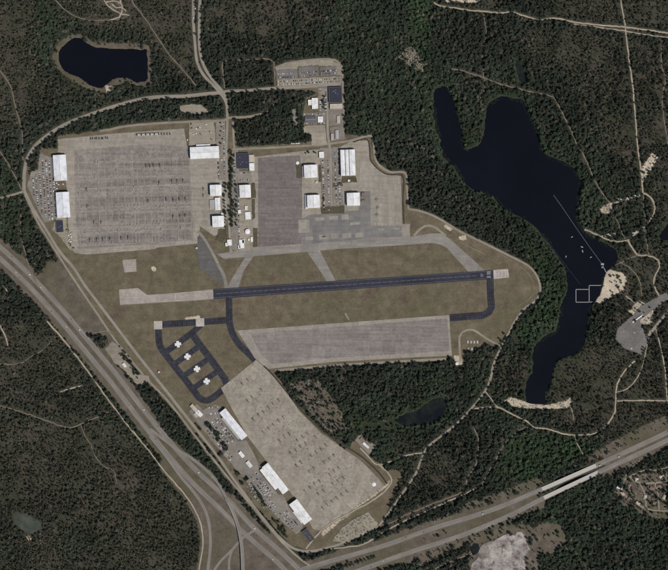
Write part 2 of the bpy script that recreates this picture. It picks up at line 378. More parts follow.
# ------------------------------------------------------------------ water
LAKES = {
 'reservoir': [(58.5,54.7),(60,50),(63.6,45.8),(68,41),(73.8,38.2),(78,37.6),(81.4,38.7),(86,42.5),(91.6,45.8),(99,47.6),(107,48.3),(127,49.3),(147.6,49.6),(148.2,65),(147.6,80),(143,81.5),(137,82.7),(132,80),(127,77.6),(117,77.6),(112,80),(109,82.7),(102,87.8),(96,88),(91.6,86.5),(86,83),(81.4,79),(75,75.5),(68.7,72.5),(63,69.5),(61,66),(59,60)],
 'lake': [(433,105),(434,94),(436,88),(442,86),(447,88),(451,94),(454,101),(459,121),(462,136),(465,150),(471,149),(480,145),(484,135),(485,120),(487,109),(490,103),(494,99),(502,96),(513,98),(521,99),(525,102),(528,109),(531,117),(537,128),(541,146),(546,155),(557,159),(569,164),(577,172),(581,183),(580,192),(578,200.5),(576,210),(577,219),(584.5,232),(592,237),(600,241),(608,245),(615,249),(618,255),(617,262),(612,267),(607,272),(603.6,279),(603,286.5),(600,295),(595,302),(592,307.4),(590,314),(588,322),(587,334),(584.5,345),(580,351),(574,355),(566,357.5),(559,360),(555,366),(553,373),(551.5,383),(548,388),(545,393.5),(546,399),(546,405),(537,404.5),(527,403.6),(525.5,395),(526,386),(528,379),(532,373),(533,364),(532,355),(534,348),(537.5,342.6),(547,335),(556,331),(559,322),(560,309.5),(563,300),(567,291.6),(567.5,284),(565,269),(556,254),(546,241),(534,226),(526,220),(518,216),(506,210),(500,206),(494,196),(484,193),(474,190),(467,185),(462,180),(454,167),(448,161),(444,157),(442,150),(440,140),(437,130),(434,120)],
 'pond': [(432,400),(434,398.5),(440,397.5),(444,399.5),(446.5,404),(446.5,411),(443,416),(439,419),(430,422),(421,424),(410,426),(401,425),(393,420),(398,417),(407,414),(416,411),(424,406),(429,402)],
 'small_lake': [(658,237),(662,231),(668,224),(676,218),(690,224),(690,240),(676,245),(668,241),(662,240)],
 'marsh_pool': [(514,58),(519,61),(523,68),(526,78),(526,82),(522,83),(519,78),(517,72)],
 'green_pond': [(13,514),(18,513),(24,514),(33,519),(40,522),(42,526),(40,530),(33,534),(26,532),(20,529),(15,523)],
}
for nm in LAKES: LAKES[nm] = [(x + (random.Random(int(x * 31 + y * 17)).uniform(-1.6, 1.6) if nm == 'lake' and x < 468 else 0), y) for x, y in wob(LAKES[nm], .7 if nm != 'pond' else 1.0, 2.6)]
for nm, p in LAKES.items(): paint_poly(r_lake, p)
lake_soft = blur(r_lake, 1.0, 2)
def outward(pts, d):
    P = [np.array(p, float) for p in pts]; n = len(P); out = []
    ar = sum(P[i][0] * P[(i + 1) % n][1] - P[(i + 1) % n][0] * P[i][1] for i in range(n)); sg = 1 if ar > 0 else -1
    for i in range(n):
        t = P[(i + 1) % n] - P[i - 1]; t = t / max(np.hypot(*t), 1e-6); out.append(tuple(P[i] + sg * d * np.array((t[1], -t[0]))))
    return out
WLAB = {'reservoir': ('dark reservoir with a straight dam on its east side', 'water'), 'lake': ('long dark lake east of the airfield with two northern arms', 'water'),
        'pond': ('small dark pond in the woods south of the runway', 'marsh'), 'small_lake': ('dark pond at the eastern edge of the picture', 'water'),
        'marsh_pool': ('narrow dark pool in the woods north of the lake', 'marsh'), 'green_pond': ('grey-green algae-covered pond in the southwest woods', 'algae')}
for nm, p in LAKES.items():
    sheet(nm, outward(p, 1.3), M[WLAB[nm][1]], WLAB[nm][0], 'pond' if 'lake' not in nm and nm != 'reservoir' else 'lake', z=-1.0, skirt=0)

# ------------------------------------------------------------------ airfield pavements
AIRFIELD = [(30,150),(40,147),(57,149),(57,136),(110,129),(185,121),(227,118),(235,119),(237,147),(300,143),(318,140),(316,128),(303,126),(303,113),(306,98),(318,92),(300,92),(277,91),(275,66),(300,60),(330,58),(343,64),(346,135),(370,135),(375,160),(390,171),(406,171),(409,208),(434,215),(460,230),(500,251),(524,262),(537,273),(542,287),(540,296),(522,312),(505,335),(497,347),(487,345),(480,350),(466,351),(462,366),(452,358),(400,361),(335,366),(275,373),(298,405),(325,433),(345,450),(358,437),(378,446),(370,456),(386,470),(404,470),(384,520),(345,546),(310,551),(290,545),(255,505),(205,443),(160,397),(120,347),(70,272),(22,192),(24,160)]
paint_poly(r_grass, AIRFIELD); paint_poly(r_clear, AIRFIELD)
A = sheet('apron', [(58,139),(120,133),(184,128.5),(187,146),(219,146),(222,170),(228,182),(228,215),(224,232),(214,236),(207,231),(200,226),(198,243.5),(157,247.5),(155,249),(87,254.5),(75,253),(69,246),(68,220),(67,190),(66,182),(60,150)], M['apron_west'], 'large pale concrete aircraft apron on the west of the airfield', 'apron')
apron_west = A
sheet('stained_bay', [(74,150),(130,145.5),(150,144),(188,147),(191,175),(193,240),(157,243.5),(110,247),(78,249),(75,200)], M['apron_dark'], parent=A, skirt=0, z=_lev[0] + .004)
sheet('apron', [(250,157),(262,156),(310,150),(338,148),(352,141),(368,140.5),(370,160),(377,168),(387,175),(401,176),(402,224),(410,224),(410,240),(300,250),(252,250),(252,196)], M['apron_centre'], 'pale concrete apron around the north-central hangars', 'apron')
sheet('apron', [(258,158),(300,155),(302,180),(302,244),(258,247)], M['apron_mauve'], 'dark mauve weathered parking apron between two hangar rows', 'apron')
sheet('apron', [(360,160),(370,161),(377,168.5),(386.5,175.5),(400.5,176.5),(401.5,226),(371,227),(369,190),(359,190)], M['apron_east'], 'pale eastern apron with three parked aeroplanes', 'apron')
sheet('ramp', [(298,220),(310,215),(322,214),(359,210),(359,191),(370,191),(371,226),(402,225.5),(402,237),(372,240),(303,245)], M['asphalt_blue'], 'blue-grey asphalt ramp in front of the central hangars', 'ramp')
# pale parking boxes on the ramp
rampo = bpy.data.objects['ramp']
for i, (x, y, w, h, a) in enumerate([(304,226.3,11,13,1.5),(309.5,238.5,7,4,5),(324,236.8,10,4.5,5),(335,236,7,5,5),(347,235.5,9,4.5,5),(359.5,235,8.5,4.5,5),(320,219,9,3.5,5),(333.5,218,9,3.5,4),(345,217,7,5,4),(355,223.5,10,2.5,5),(381,229.5,6,2,4),(397,228.6,5,2.2,4)]):
    c, s = math.cos(R(a)), math.sin(R(a))
    sheet('pale_slab', [(x + c * u * w / 2 - s * v * h / 2 * 0 + s * v * h / 2, y - s * u * w / 2 + c * v * h / 2) for u, v in ((-1, -1), (1, -1), (1, 1), (-1, 1))], M['apron_east'], parent=rampo, skirt=0, z=_lev[0] + .004)
# taxiways
sheet('taxiway', [(217,254),(240,250),(260,247.6),(300,245),(372,238),(411,236.5),(432,233.5),(442,233.5),(450,239),(484,269.5),(484,272),(469,272.5),(447,248),(441,244.5),(432,243),(372,247),(336,249),(300,252.5),(250,256.5),(224,259)], M['taxiway'], 'long grey parallel taxiway north of the runway', 'taxiway')
sheet('taxiway', [(306,250),(319,249),(336.5,282.5),(328,283)], M['taxiway'], 'short grey taxiway linking the ramp to mid runway', 'taxiway')
sheet('taxiway', [(247,254),(256,253),(244,270),(238,289),(227,289.5),(230,282)], M['taxiway'], 'slanting grey taxiway at the western end of the dark runway', 'taxiway')
ribbon('taxiway', [(198,231),(205,240),(212,252),(219,266),(224,276),(226.5,288)], [2.6, 2.6, 3, 3.6], M['taxiway'], 'narrow pale lane from the western apron down to the runway', 'taxiway')
ribbon('taxiway', [(414,236),(420,229),(425,226),(432,226),(440,231),(446,236)], 2.6, M['service'], 'curved pale bypass lane beside the taxiway bend', 'taxiway')
sheet('weathered_patch', wob([(198,236),(203,240),(210,254),(217,268),(222,276),(224,284),(216,280),(208,275),(203,272),(197,264),(199,258),(196,248)], .9, 2.5), M['asphalt_grey'], 'blue-grey weathered asphalt patch between western apron and runway', 'pavement')
# runway
sheet('overrun', [(119,289.5),(138,288),(147,295),(175,293),(213.5,289.3),(213.5,299.2),(175,301.6),(147,303.3),(120,305)], M['overrun'], 'pale bare concrete overrun at the western end of the runway', 'runway')
sheet('threshold_line', [(174.5,293.2),(175.6,293.1),(175.8,301.4),(174.7,301.5)], M['paint'], parent=bpy.data.objects['overrun'], skirt=0, z=_lev[0] + .004)
RW = sheet('runway', [(213,289),(493,270),(493.5,279),(213.6,299.2)], M['runway'], 'dark blue-grey asphalt runway crossing the middle of the airfield', 'runway'); zr = _lev[0]
def on_rw(t, v): return (213 + t * 280, 289 + (270 - 289) * t + v * (10.1 - 1.1 * t))
k = 0
for i in range(46):
    t0 = 0.012 + i * 0.0212; t1 = t0 + 0.0165
    if t1 > 0.955: break
    sheet('centreline_dash', [on_rw(t0, .475), on_rw(t1, .475), on_rw(t1, .535), on_rw(t0, .535)], M['paint_grey'], parent=RW, skirt=0, z=zr + .004)
for v in (0.09, 0.87):
    sheet('edge_line', [on_rw(.004, v), on_rw(.996, v), on_rw(.996, v + .035), on_rw(.004, v + .035)], M['paint_grey'], parent=RW, skirt=0, z=zr + .004)
for i in range(6):
    v = 0.14 + i * .125
    if i in (3,): continue
    sheet('threshold_bar', [on_rw(.978, v), on_rw(.992, v), on_rw(.992, v + .055), on_rw(.978, v + .055)], M['paint'], parent=RW, skirt=0, z=zr + .004)
fc = bpy.data.curves.new('runway_number', 'FONT'); fc.body = '27'; fc.size = 12; fc.align_x = 'CENTER'; fc.align_y = 'CENTER'
fo = bpy.data.objects.new('tmp', fc); COL.objects.link(fo); dg = bpy.context.evaluated_depsgraph_get()
fm = bpy.data.meshes.new_from_object(fo.evaluated_get(dg)); bpy.data.objects.remove(fo)
fm.materials.clear(); fm.materials.append(M['paint']); no = link('runway_number', fm, RW)
q = on_rw(.961, .5); no.location = W(q[0], q[1], zr + .004); no.rotation_euler = (0, 0, R(90) + TH)
sheet('overrun', [(493.3,270),(508,269),(509,277.5),(493.8,279)], M['pad'], 'small pale concrete pad at the eastern runway end', 'runway')
for x in (496.5, 499.5, 503, 506):
    sheet('concrete_bay', [(x, 271), (x + 1.3, 270.9), (x + 1.6, 277.3), (x + .3, 277.5)], M['overrun'], parent=bpy.data.objects['overrun.001'], skirt=0, z=_lev[0] + .004)
sheet('square_pad', [(122.5,260),(136,259),(136.4,271.5),(124.5,272.5)], M['overrun'], 'lone square concrete pad in the grass northwest of runway', 'pad')
# dark southern taxiway loop
D, DD = M['taxi_dark'], M['taxi_dark_diag']
ribbon('dark_taxiway', [(229,297),(229.2,310),(229.5,322),(232,332),(239,344),(247,352),(255,360)], 6.6, D, 'dark taxiway curving south from the runway to the aprons', 'taxiway')
ribbon('dark_taxiway', [(160,324.6),(180,323.4),(200,322),(229,320)], 6.6, D, 'dark east-west taxiway along the top of the helipad loop', 'taxiway', smooth=False)
ribbon('dark_taxiway', [(158.4,325),(158.8,338),(160,346),(166,355),(180,373),(194,391),(199,397.5),(205,400.5),(211,399),(225,388)], 6.6, DD, 'dark taxiway down the western side of the helipad loop', 'taxiway')
ribbon('dark_taxiway', [(193,335),(200,345),(212,361),(225,379),(227,385)], 7.0, DD, 'dark taxiway down the eastern side of the helipad loop', 'taxiway', smooth=False)
ribbon('dark_taxiway', [(203,323),(193,332),(180,342),(166,352)], 6.0, DD, 'dark slanting lane under the uppermost landing cross', 'taxiway', smooth=False)
for i, (a, b_) in enumerate([((174,364.5),(203,343.5)), ((183,376.5),(212,356.5)), ((193,388.5),(221,369))]):
    ribbon('dark_taxiway', [a, b_], 5.6, DD, 'dark cross lane under the %s landing cross of the helipad loop' % ['second', 'third', 'lowest'][i], 'taxiway', smooth=False)
ribbon('dark_edge', [(227,386),(256,360)], 0.8, D, 'thin dark asphalt seam along the apron corner', 'pavement', smooth=False)
ribbon('dark_taxiway', [(490,278),(490.8,300),(491.5,307),(489,312),(484,314.8),(468,316.4),(450,317.8)], 7.0, D, 'dark taxiway hooking from the eastern runway end to the strip apron', 'taxiway')
def pad(pts, label, cat, mat, name): return sheet(name, pts, mat, label, cat, kind='thing', skirt=.3)
for i, (x, y) in enumerate([(158, 325.2), (200, 322.3)]):
    pad([(x - 4.2, y - 4), (x + 4.2, y - 4.2), (x + 4.3, y + 4), (x - 4, y + 4.2)], 'square pale landing pad at the %s of the dark taxiway loop' % ['northwest corner', 'northeast junction'][i], 'helipad', M['pad'], 'landing_pad')
M['crosspaint'] = plain('landing_cross_white', lin(214, 210, 205), 0.06, 0.2, 0.8)
for i, (x, y) in enumerate([(178, 344.2), (187.5, 356.6), (197, 369), (206.7, 381.3)]):
    a = 3.2; w = 1.35; th = R(10); pts = []
    for (u, v) in [(-w, -a), (w, -a), (w, -w), (a, -w), (a, w), (w, w), (w, a), (-w, a), (-w, w), (-a, w), (-a, -w), (-w, -w)]:
        pts.append((x + u * math.cos(th) + v * math.sin(th), y - u * math.sin(th) + v * math.cos(th)))
    pad(pts, 'white cross-shaped helicopter landing mark, %s of the four from the top' % ['first', 'second', 'third', 'fourth'][i], 'helipad', M['crosspaint'], 'landing_cross')
# strip apron and southern apron
A = sheet('apron', [(237,330.5),(449,315),(452,355.5),(400,358),(332,362),(268,369),(255,358.5)], M['apron_mid_edge'], 'long pale concrete strip apron south of the runway', 'apron'); apron_mid = A
sheet('stained_bay', [(250,333.5),(447,318.5),(449.5,351),(400,354),(332,358),(272,364),(262,356)], M['apron_mid'], parent=A, skirt=0, z=_lev[0] + .004)
ribbon('patch_strip', [(275,370.5),(335,365.5),(400,361.5),(446,359)], 2.6, M['service'], 'bare earth strip along the lower edge of the strip apron', 'path')
apron_south = sheet('apron', [(221,388),(256,360),(268,370),(284,389),(300,412),(322,434),(360,460),(378,478),(384,486),(322,531),(313,529),(300,505),(248,437),(232,409)], M['apron_south'], 'large tan concrete apron at the southern end of the airfield', 'apron')
ribbon('perimeter_track', [(264,366),(272,374),(286,391),(302,411),(324,432),(345,446),(362,457),(380,474),(387,484)], 1.6, M['ditch'], 'dark grassy drain along the eastern edge of the southern apron', 'ditch')

# faint parking lines on the western apron
mb = MB(); zl = _lev[0] + .5
def line(p, q, w): 
    a, b_ = W(*p), W(*q); d = (b_ - a).normalized(); n = Vector((-d.y, d.x, 0)) * w * S / 2
    mb.face([(v.x, v.y, 0.165) for v in (a + n, b_ + n, b_ - n, a - n)][::-1])
for yl, w in ((160, .8), (177.5, .9), (186.5, 1.5), (193, .6), (205.5, .7), (209, 1.2), (226, .9), (231, 1.3), (243.5, .8)):
    line((76, yl + 2.6), (192, yl - 2.8), w * .7)
for i in range(18):
    x = 78 + i * 6.55; dx = 2.6
    line((x, 151 + (20 - i) * .15), (x + dx, 246 - i * .3), .35 if i % 3 else .5)
line((131.5, 150), (136.5, 244), .9)
o = mb.build('parking_lines', M['paint_faint'], apron_west); o['kind'] = 'stuff'
M['oil'] = plain('oil_darkened_concrete', lin(86, 80, 77), .3, .15, .8)
def stains(parent, spots_, z, smin, smax, ax=(1.0, .6), ang=0.0):
    m_ = MB()
    for (x, y) in spots_:
        n = 9; a = random.uniform(smin, smax) * ax[0]; d = random.uniform(smin, smax) * ax[1]; q = []
        for k in range(n):
            th = -2 * math.pi * k / n; r_ = random.uniform(.55, 1.1); u, v = math.cos(th) * a * r_, math.sin(th) * d * r_
            q.append(W(x + u * math.cos(ang) - v * math.sin(ang), y + u * math.sin(ang) + v * math.cos(ang), z + random.uniform(0, .004)))
        m_.face(q)
    o_ = m_.build('oil_stains', M['oil'], parent); o_['kind'] = 'stuff'; return o_
sp_st = []
for yr, x0_, x1_, pr in ((166, 131, 186, .6), (171, 132, 170, .35), (182, 118, 190, .55), (199.5, 120, 190, .5), (208, 140, 190, .45), (216, 120, 190, .45), (222, 134, 190, .7), (224, 120, 186, .5), (237, 88, 192, .4), (189, 78, 130, .25), (222, 80, 128, .2)):
    for k in range(int((x1_ - x0_) / 3.27)):
        if random.random() < pr + .2: sp_st.append((x0_ + k * 3.27 + random.uniform(-.4, .4), yr - (x0_ + k * 3.27 - 134) * .047 + random.uniform(-1, 1)))
for yr in (153, 160, 176, 193, 205, 211, 230, 241):
    for k in range(34):
        if random.random() < .45: sp_st.append((78 + k * 3.3 + random.uniform(-.3, .3), yr - (k * 3.3 - 56) * .047 + random.uniform(-.6, .6)))
stains(apron_west, sp_st, .175, .35, 1.05, (.55, 1.5))
M['rowdark'] = pavement('darkened_parking_row', lin(129, 121, 113), lin(109, 102, 97), (7.6, 7.6), R(3.5), 1.15, .1, .4, 1.3, stain=.8)
for yr, x0_, x1_, hh in ((165.5, 118, 189, 2.6), (183, 76, 190, 3.0), (200, 100, 191, 2.6), (216, 76, 191, 2.4), (222.5, 130, 191, 1.8), (237, 78, 192, 3.2)):
    q = lambda x, y: (x, y - (x - 134) * .047)
    sheet('parking_row', [q(x0_, yr - hh), q(x1_, yr - hh), q(x1_, yr + hh), q(x0_, yr + hh)], M['rowdark'], parent=apron_west, skirt=0, z=.1225)
mb = MB()
for i in range(9):
    y = 162 + i * 9.2
    line((266, y + .6), (275, y), .4); line((279, y), (290, y - .6), .35)
M['paint_mauve'] = plain('worn_bay_lines', lin(127, 118, 113), .2, .1, .85)
o = mb.build('parking_lines', M['paint_mauve'], bpy.data.objects['apron.002']); o['kind'] = 'stuff'
o.location.z = 0.06

sp_st = []
for r_ in range(13):
    for k in range(9):
        if random.random() < .97: sp_st.append((250 + r_ * 6.0 + k * 5.0 + random.uniform(-1, 1), 402 + r_ * 8.0 - k * 3.4 + random.uniform(-1, 1)))
stains(apron_south, [p for p in sp_st if (p[0] - 384) * (531 - 486) / (322 - 384) + 486 > p[1] + 4 and p[1] > np.interp(p[0], [221, 256, 300, 322, 360, 384], [388, 366, 420, 440, 466, 492])], _lev[0] + .012, .45, 1.15, (1.1, .6), R(-35))
sp_st = [(random.uniform(262, 299), random.uniform(160, 244)) for _ in range(70)]
stains(bpy.data.objects['apron.002'], sp_st, .235, .3, .8, (1.6, .35))
# ------------------------------------------------------------------ roads
rd = ribbon
HWA = [(-70,190),(-8,240),(25,270),(58,305),(93,346),(116,374),(147,414),(169,441),(194,468),(229,501),(252,526),(285,556),(310,580),(340,610)]
HWB = [(-70,199),(-12,248),(20,277),(52,311),(87,353),(110,381),(140,420),(163,449),(188,478),(222,511),(245,534),(278,563),(300,586),(330,616)]
HEA = [(120,632),(200,604),(250,588),(282,578),(300,570.5),(336,559.5),(383,546),(434,528),(466,518.5),(502,506),(544,488.5),(595,466),(632,449),(668,432),(740,395)]
HEB = [(150,640),(230,615),(290,596),(330,582),(350,574),(408,553),(467,533.5),(502,519),(546,497),(597,473),(634,456),(668,440),(740,403)]
for H in (HWA, HWB, HEA, HEB): paint_line(r_verge, catmull(H), 17); paint_line(r_clear, catmull(H), 15)
rd('highway', HWA, 5.4, M['highway'], 'northeastern carriageway of the diagonal highway on the west', 'highway')
rd('highway', HWB, 5.4, M['highway'], 'southwestern carriageway of the diagonal highway on the west', 'highway')
zspan = lambda t: 0.9
rd('highway', HEA[:10] + [(543,489)], 5.2, M['highway'], 'upper carriageway of the southern highway, west of the bridges', 'highway')
rd('highway', [(594,466.5)] + HEA[12:], 5.2, M['highway'], 'upper carriageway of the southern highway, east of the bridges', 'highway')
rd('highway', HEB[:8] + [(545,497.5)], 5.2, M['highway'], 'lower carriageway of the southern highway, west of the bridges', 'highway')
rd('highway', [(596,473.5)] + HEB[10:], 5.2, M['highway'], 'lower carriageway of the southern highway, east of the bridges', 'highway')
INTER = [(163,436),(192,456),(218,480),(232,500),(262,530),(300,560),(318,575),(196,575),(201,540),(196,518),(182,496),(160,470)]
paint_poly(r_verge, INTER); paint_poly(r_clear, INTER)
rd('ramp_road', [(150,429),(166,441),(178,450),(191,458),(205,469),(217,481),(223,491),(227.5,500)], 2.8, M['ramp'], 'ramp leaving the highway toward the curving flyover', 'road')
rd('ramp_road', [(150,436),(166,456),(181,477),(193,491),(202,504),(208,519),(210.5,539.5),(208,570),(206,590)], 3.0, M['ramp'], 'ramp curving south from the western carriageway', 'road')
rd('ramp_road', [(255,530),(243,538),(231,551),(220,562),(208,580)], 2.6, M['ramp'], 'slip road joining the highway from below the flyover', 'road')
rd('ramp_road', [(240,541),(233,549),(229.5,559),(229.5,580)], 2.2, M['ramp'], 'short slip road beside the flyover foot', 'road')
rd('sandy_verge', [(47,321),(66,343),(89,373),(110,402),(130,428),(150,452),(166,473),(186,496),(197,514),(202,530),(203,545),(199,570),(198,590)], 1.5, M['sandroad'], 'sandy track along the outer edge of the diagonal highway', 'track')
# airfield ring and town roads
rd('road', [(223,92.5),(205,94),(186,96),(166,96.6),(147.6,98),(122,104),(97,112),(64,125),(48,135),(37,144),(29,155),(25,168),(24,180),(24,190)], 3.5, M['road'], 'grey road sweeping round the northwest corner of the apron', 'road')
rd('road', [(24,190),(33,208),(47,231),(60,252),(73,267),(84,284),(102,308),(119.6,331),(136,353),(152.7,374),(163,387),(189,420),(215,453),(240,488),(265,521),(280,538),(293,548),(308,551.5),(336,545.5),(360,535),(378,526)], 2.7, M['road'], 'fence road along the southwest side of the airfield', 'road')
rd('road', [(25,195),(38,222),(52,245),(64,264),(75,281),(94,309),(113,337),(126,354),(146,378),(167,400),(196,437),(226,475),(256,511),(280,540),(298,557),(310,566)], 1.9, M['service'], 'narrow pale railway bed beside the fence road', 'railway')
rd('road', [(193.5,-70),(193.5,0),(193.5,23),(195,43),(197,61),(201,71),(207,79),(217,89),(226,102),(227.5,118)], 2.8, M['road'], 'western lane of the divided road entering from the north', 'road')
rd('road', [(200,-70),(200,0),(199.2,25),(200,51),(204,66),(212,79),(223,92),(227,100)], 2.8, M['road'], 'eastern lane of the divided road entering from the north', 'road')
rd('road', [(227.5,116),(227,135),(226.5,150),(227,175),(228.5,210),(230,238),(231,253)], 2.4, M['road'], 'street running between the two northern hangar rows', 'road')
rd('road', [(233,122),(234,146),(236,165),(237,200),(238,232),(237,252)], 2.0, M['service'], 'eastern street beside the tree strip between the hangar rows', 'road')
rd('road', [(100,131),(110,129.5),(123.5,126.5),(155,123.5),(192,121.5),(225,120),(229,118),(247,117),(262,114)], 2.6, M['service'], 'pale service road along the north edge of the apron', 'road')
rd('trail', [(262,114),(269,111),(273,107),(275.5,98),(276,89)], 1.0, M['trail'], 'faint dirt trail between two wooded blocks', 'trail')
rd('road', [(223,92),(228,91),(246,90.5),(262,89),(276,88),(300,87),(320,85.5),(341,84)], 2.8, M['road'], 'grey street along the wooded blocks to the north compound', 'road')
rd('track', [(224.5,88),(223,75),(223,62),(235,60.5),(255,59.5),(268,58.8),(273,60.5),(274.5,70),(275,86.5)], 1.3, M['trail'], 'thin track framing the square wooded block', 'track')
rd('track', [(275,68),(286,63.5),(300,61),(316,59.5),(330,59),(338,61.5),(342,66),(342.8,80),(343,95),(344,114),(342,124),(341,139)], 1.8, M['service'], 'pale perimeter lane round the north compound', 'road')
rd('road', [(232,149.5),(250,148.5),(270,147.7),(300,146),(319,145),(335,143),(351,140.5),(360,138),(371,136),(374,148),(375,158),(379,165),(390,172),(405,173),(407,190),(408.5,209)], 2.2, M['service'], 'pale patrol lane stepping round the northeast apron', 'road')
rd('ditch', [(353,142),(367,139),(369.8,150),(370.5,160),(377,168),(387.5,174.5),(402,175),(403,200),(404,224)], 1.2, M['ditch'], 'dark drainage ditch between apron and patrol lane', 'ditch')
rd('road', [(327.6,86),(327.6,114),(328,135),(330,150),(331,180),(332,206),(332,213)], 2.6, M['road'], 'street between the north-central hangars', 'road')
rd('road', [(408.5,209),(420,211),(434,216),(448,224),(459,231),(478,240),(495,248.5),(510,256),(522,262),(530,267),(535,273),(539,281),(540.3,289),(539,296),(534,302),(526,307),(520,314),(515,321),(508,334),(502,345),(497,356),(493,366),(491,377),(485,391),(470,410),(454,426),(440,437),(427,448),(421,460),(416,473),(402,494),(390,511),(379,526)], 2.2, M['service'], 'pale patrol road round the eastern and southern airfield', 'road')
rd('track', [(460.7,362),(459.6,348),(459.5,337),(462,332.3),(467,330),(473,330),(480,334),(487,338.7),(501,346.5)], 2.0, M['service'], 'hooked lane beside the strip apron end', 'track')
rd('track', [(360,448),(368,456),(377,464.5),(392,461),(408,455),(422,453)], 1.6, M['sandroad'], 'sandy lane from the lone shed to the patrol road', 'track')
rd('track', [(378,464),(386,471),(392,480),(386,490),(370,502),(350,513),(330,524),(316,536),(306,549)], 2.2, M['sandroad'], 'sandy strip round the lower corner of the southern apron', 'track')
rd('track', [(378,526.5),(392,522),(408,514),(430,505),(448,498),(464,490),(467,478),(475,466),(478,455),(478,440),(473,424)], 1.4, M['trail'], 'earth track through the woods above the southern highway', 'track')
rd('track', [(330,549),(348,547),(362.5,544.6),(385,531),(408,519.5),(440,505),(465,494),(479.6,486)], 1.3, M['sandroad'], 'pale pipeline track parallel to the southern highway', 'track')
# lakeside and eastern roads
rd('sand_road', [(474.5,408.7),(490,407),(498,407.5),(507,411.5),(516,416),(526,421),(536,428),(545,428.5),(554,431),(564,434),(574,435),(585,435),(595,433),(606,426),(612,418),(615,411),(616,391),(619,380),(625,370.5),(635,361)], 1.6, M['sandroad'], 'sandy road south of the lake up to the lake car park', 'road')
rd('sand_road', [(485,391),(492,400),(498,407)], 1.2, M['sandroad'], 'short sandy link from patrol road to lake road', 'road')
rd('sand_road', [(531,426.5),(520,430),(513,435.5),(504,445),(498,455.5),(490,470),(482,484)], 1.1, M['trail'], 'dirt trail down the woods from the lake road', 'trail')
rd('sand_road', [(617,401),(640,400.5),(668,401),(738,402)], 1.5, M['sandroad'], 'straight sandy road at the eastern edge below the car park', 'road')
rd('sand_road', [(618,-70),(621,0),(625,25),(628,51),(633,89),(637.5,145),(640.5,167),(643,193)], 1.5, M['sandroad'], 'straight sandy north-south road on the east', 'road')
rd('sand_road', [(643,193),(649,196),(653,201),(654.5,208),(653,215),(646,226),(636,233),(628,240),(620,241.5),(612.5,241),(600,236.5),(590,231.5),(584.5,229.5)], 1.8, M['sandroad'], 'looping sandy camp road east of the lake', 'road')
rd('sand_road', [(628,240),(632,248),(638,255),(646,255.5),(653,256.8),(658,260),(659.5,266),(656,274),(653.5,283),(656,290),(660,297),(661,301)], 2.0, M['sandroad'], 'winding sandy road from the camp to the lake car park', 'road')
rd('trail', [(643,193),(644,210),(645.5,226),(647,245),(649,256)], 0.9, M['trail'], 'faint straight trail across the camp loop', 'trail')
rd('trail', [(638,255),(630,258),(622,262),(614,266)], 0.9, M['trail'], 'faint trail from the sandy road to the beach', 'trail')
rd('sand_road', [(434,2.5),(441,6),(455,8),(467,10),(485,11.5),(502,13),(511,12),(525,16),(539,20),(554,18),(574,22),(600,25),(625,27),(648,30),(668,33),(738,40)], 1.8, M['sandroad'], 'winding sandy road across the northeastern corner', 'road')
rd('sand_road', [(574,24),(600,27.5),(625,31),(648,35),(666,37),(738,46)], 1.1, M['sandroad'], 'thin second sandy track in the northeastern corner', 'track')
rd('trail', [(451.6,69),(465,71.5),(479.5,76),(498,83.5),(520,89),(540,94),(553,97),(559,106),(568,124),(577,144),(587,162),(593,177),(600,190),(610,203)], 1.3, M['trail'], 'dirt trail crossing the woods north of the lake to camp', 'trail')
rd('trail', [(613,212),(617,220),(621,230),(625,239)], 0.9, M['trail'], 'short trail south from the sandy camp clearing', 'trail')
rd('trail', [(484,14),(486,30),(484,45),(482,60)], 0.7, M['trail'], 'faint trail running south from the northeastern road', 'trail')
rd('trail', [(663,36),(661,60),(665,80),(662,100),(665,125),(668,145)], 0.8, M['trail'], 'faint trail along the right edge of the woods', 'trail')
rd('trail', [(655,325),(660,345),(665,370),(667,401)], 1.0, M['sandroad'], 'sandy firebreak near the right edge below the car park', 'trail')
rd('road', [(738,255),(700,280),(668,298),(660,302),(652,308),(644,314)], 2.6, M['road'], 'paved road entering the lake car park from the east', 'road')
rd('road', [(646,339),(652,331),(660,321),(668,312),(700,290)], 2.6, M['road'], 'second paved road leaving the lake car park', 'road')
# western trails
rd('trail', [(132,-70),(132,0),(142.5,15),(156,35),(170,55),(185,72),(199,89)], 1.1, M['trail'], 'straight dirt trail slanting through the northern woods', 'trail')
rd('trail', [(40,-60),(56,0),(71,14),(80,18),(89,20),(100,20),(109,20),(120,19),(130,15)], 0.9, M['trail'], 'curving dirt trail above the reservoir', 'trail')
for i, pts in enumerate([[(104,0),(108,6),(116,11),(122,14),(129,15)], [(106,2),(113,1),(121,3),(122,10),(119,17),(110,20)], [(112,4),(116,8),(121,7),(126,11)], [(119,-6),(121,3)]]):
    rd('sand_track', pts, 1.3, M['sandroad'], 'pale sand track in the small clearing at the top edge', 'track', group='sand tracks of the top-edge clearing')
rd('trail', [(-70,50),(0,71),(6,79),(11.5,89),(16,108),(21.6,130),(23,160)], 1.2, M['trail'], 'dirt trail down the far northwestern woods', 'trail')
rd('road', [(-70,205),(0,198),(12,195),(23,191.6)], 2.2, M['road'], 'short road entering from the west edge to the corner junction', 'road')
rd('trail', [(-30,125),(0,152),(12,171),(22,190)], 1.4, M['trail'], 'slanting trail from the west edge to the corner junction', 'trail')
rd('trail', [(22,197),(21,215),(21.6,236),(28,262),(38,286)], 1.3, M['trail'], 'trail running south from the corner junction to the highway', 'trail')
rd('trail', [(-70,400),(0,406),(24,413),(48,421),(69,428),(81,424),(95,418),(109,412)], 1.2, M['trail'], 'pale trail winding across the southwestern woods', 'trail')
rd('trail', [(0,364),(12,364.5),(23,362),(34,355),(46,347),(55,337)], 0.8, M['trail'], 'faint trail from the west edge to the highway', 'trail')
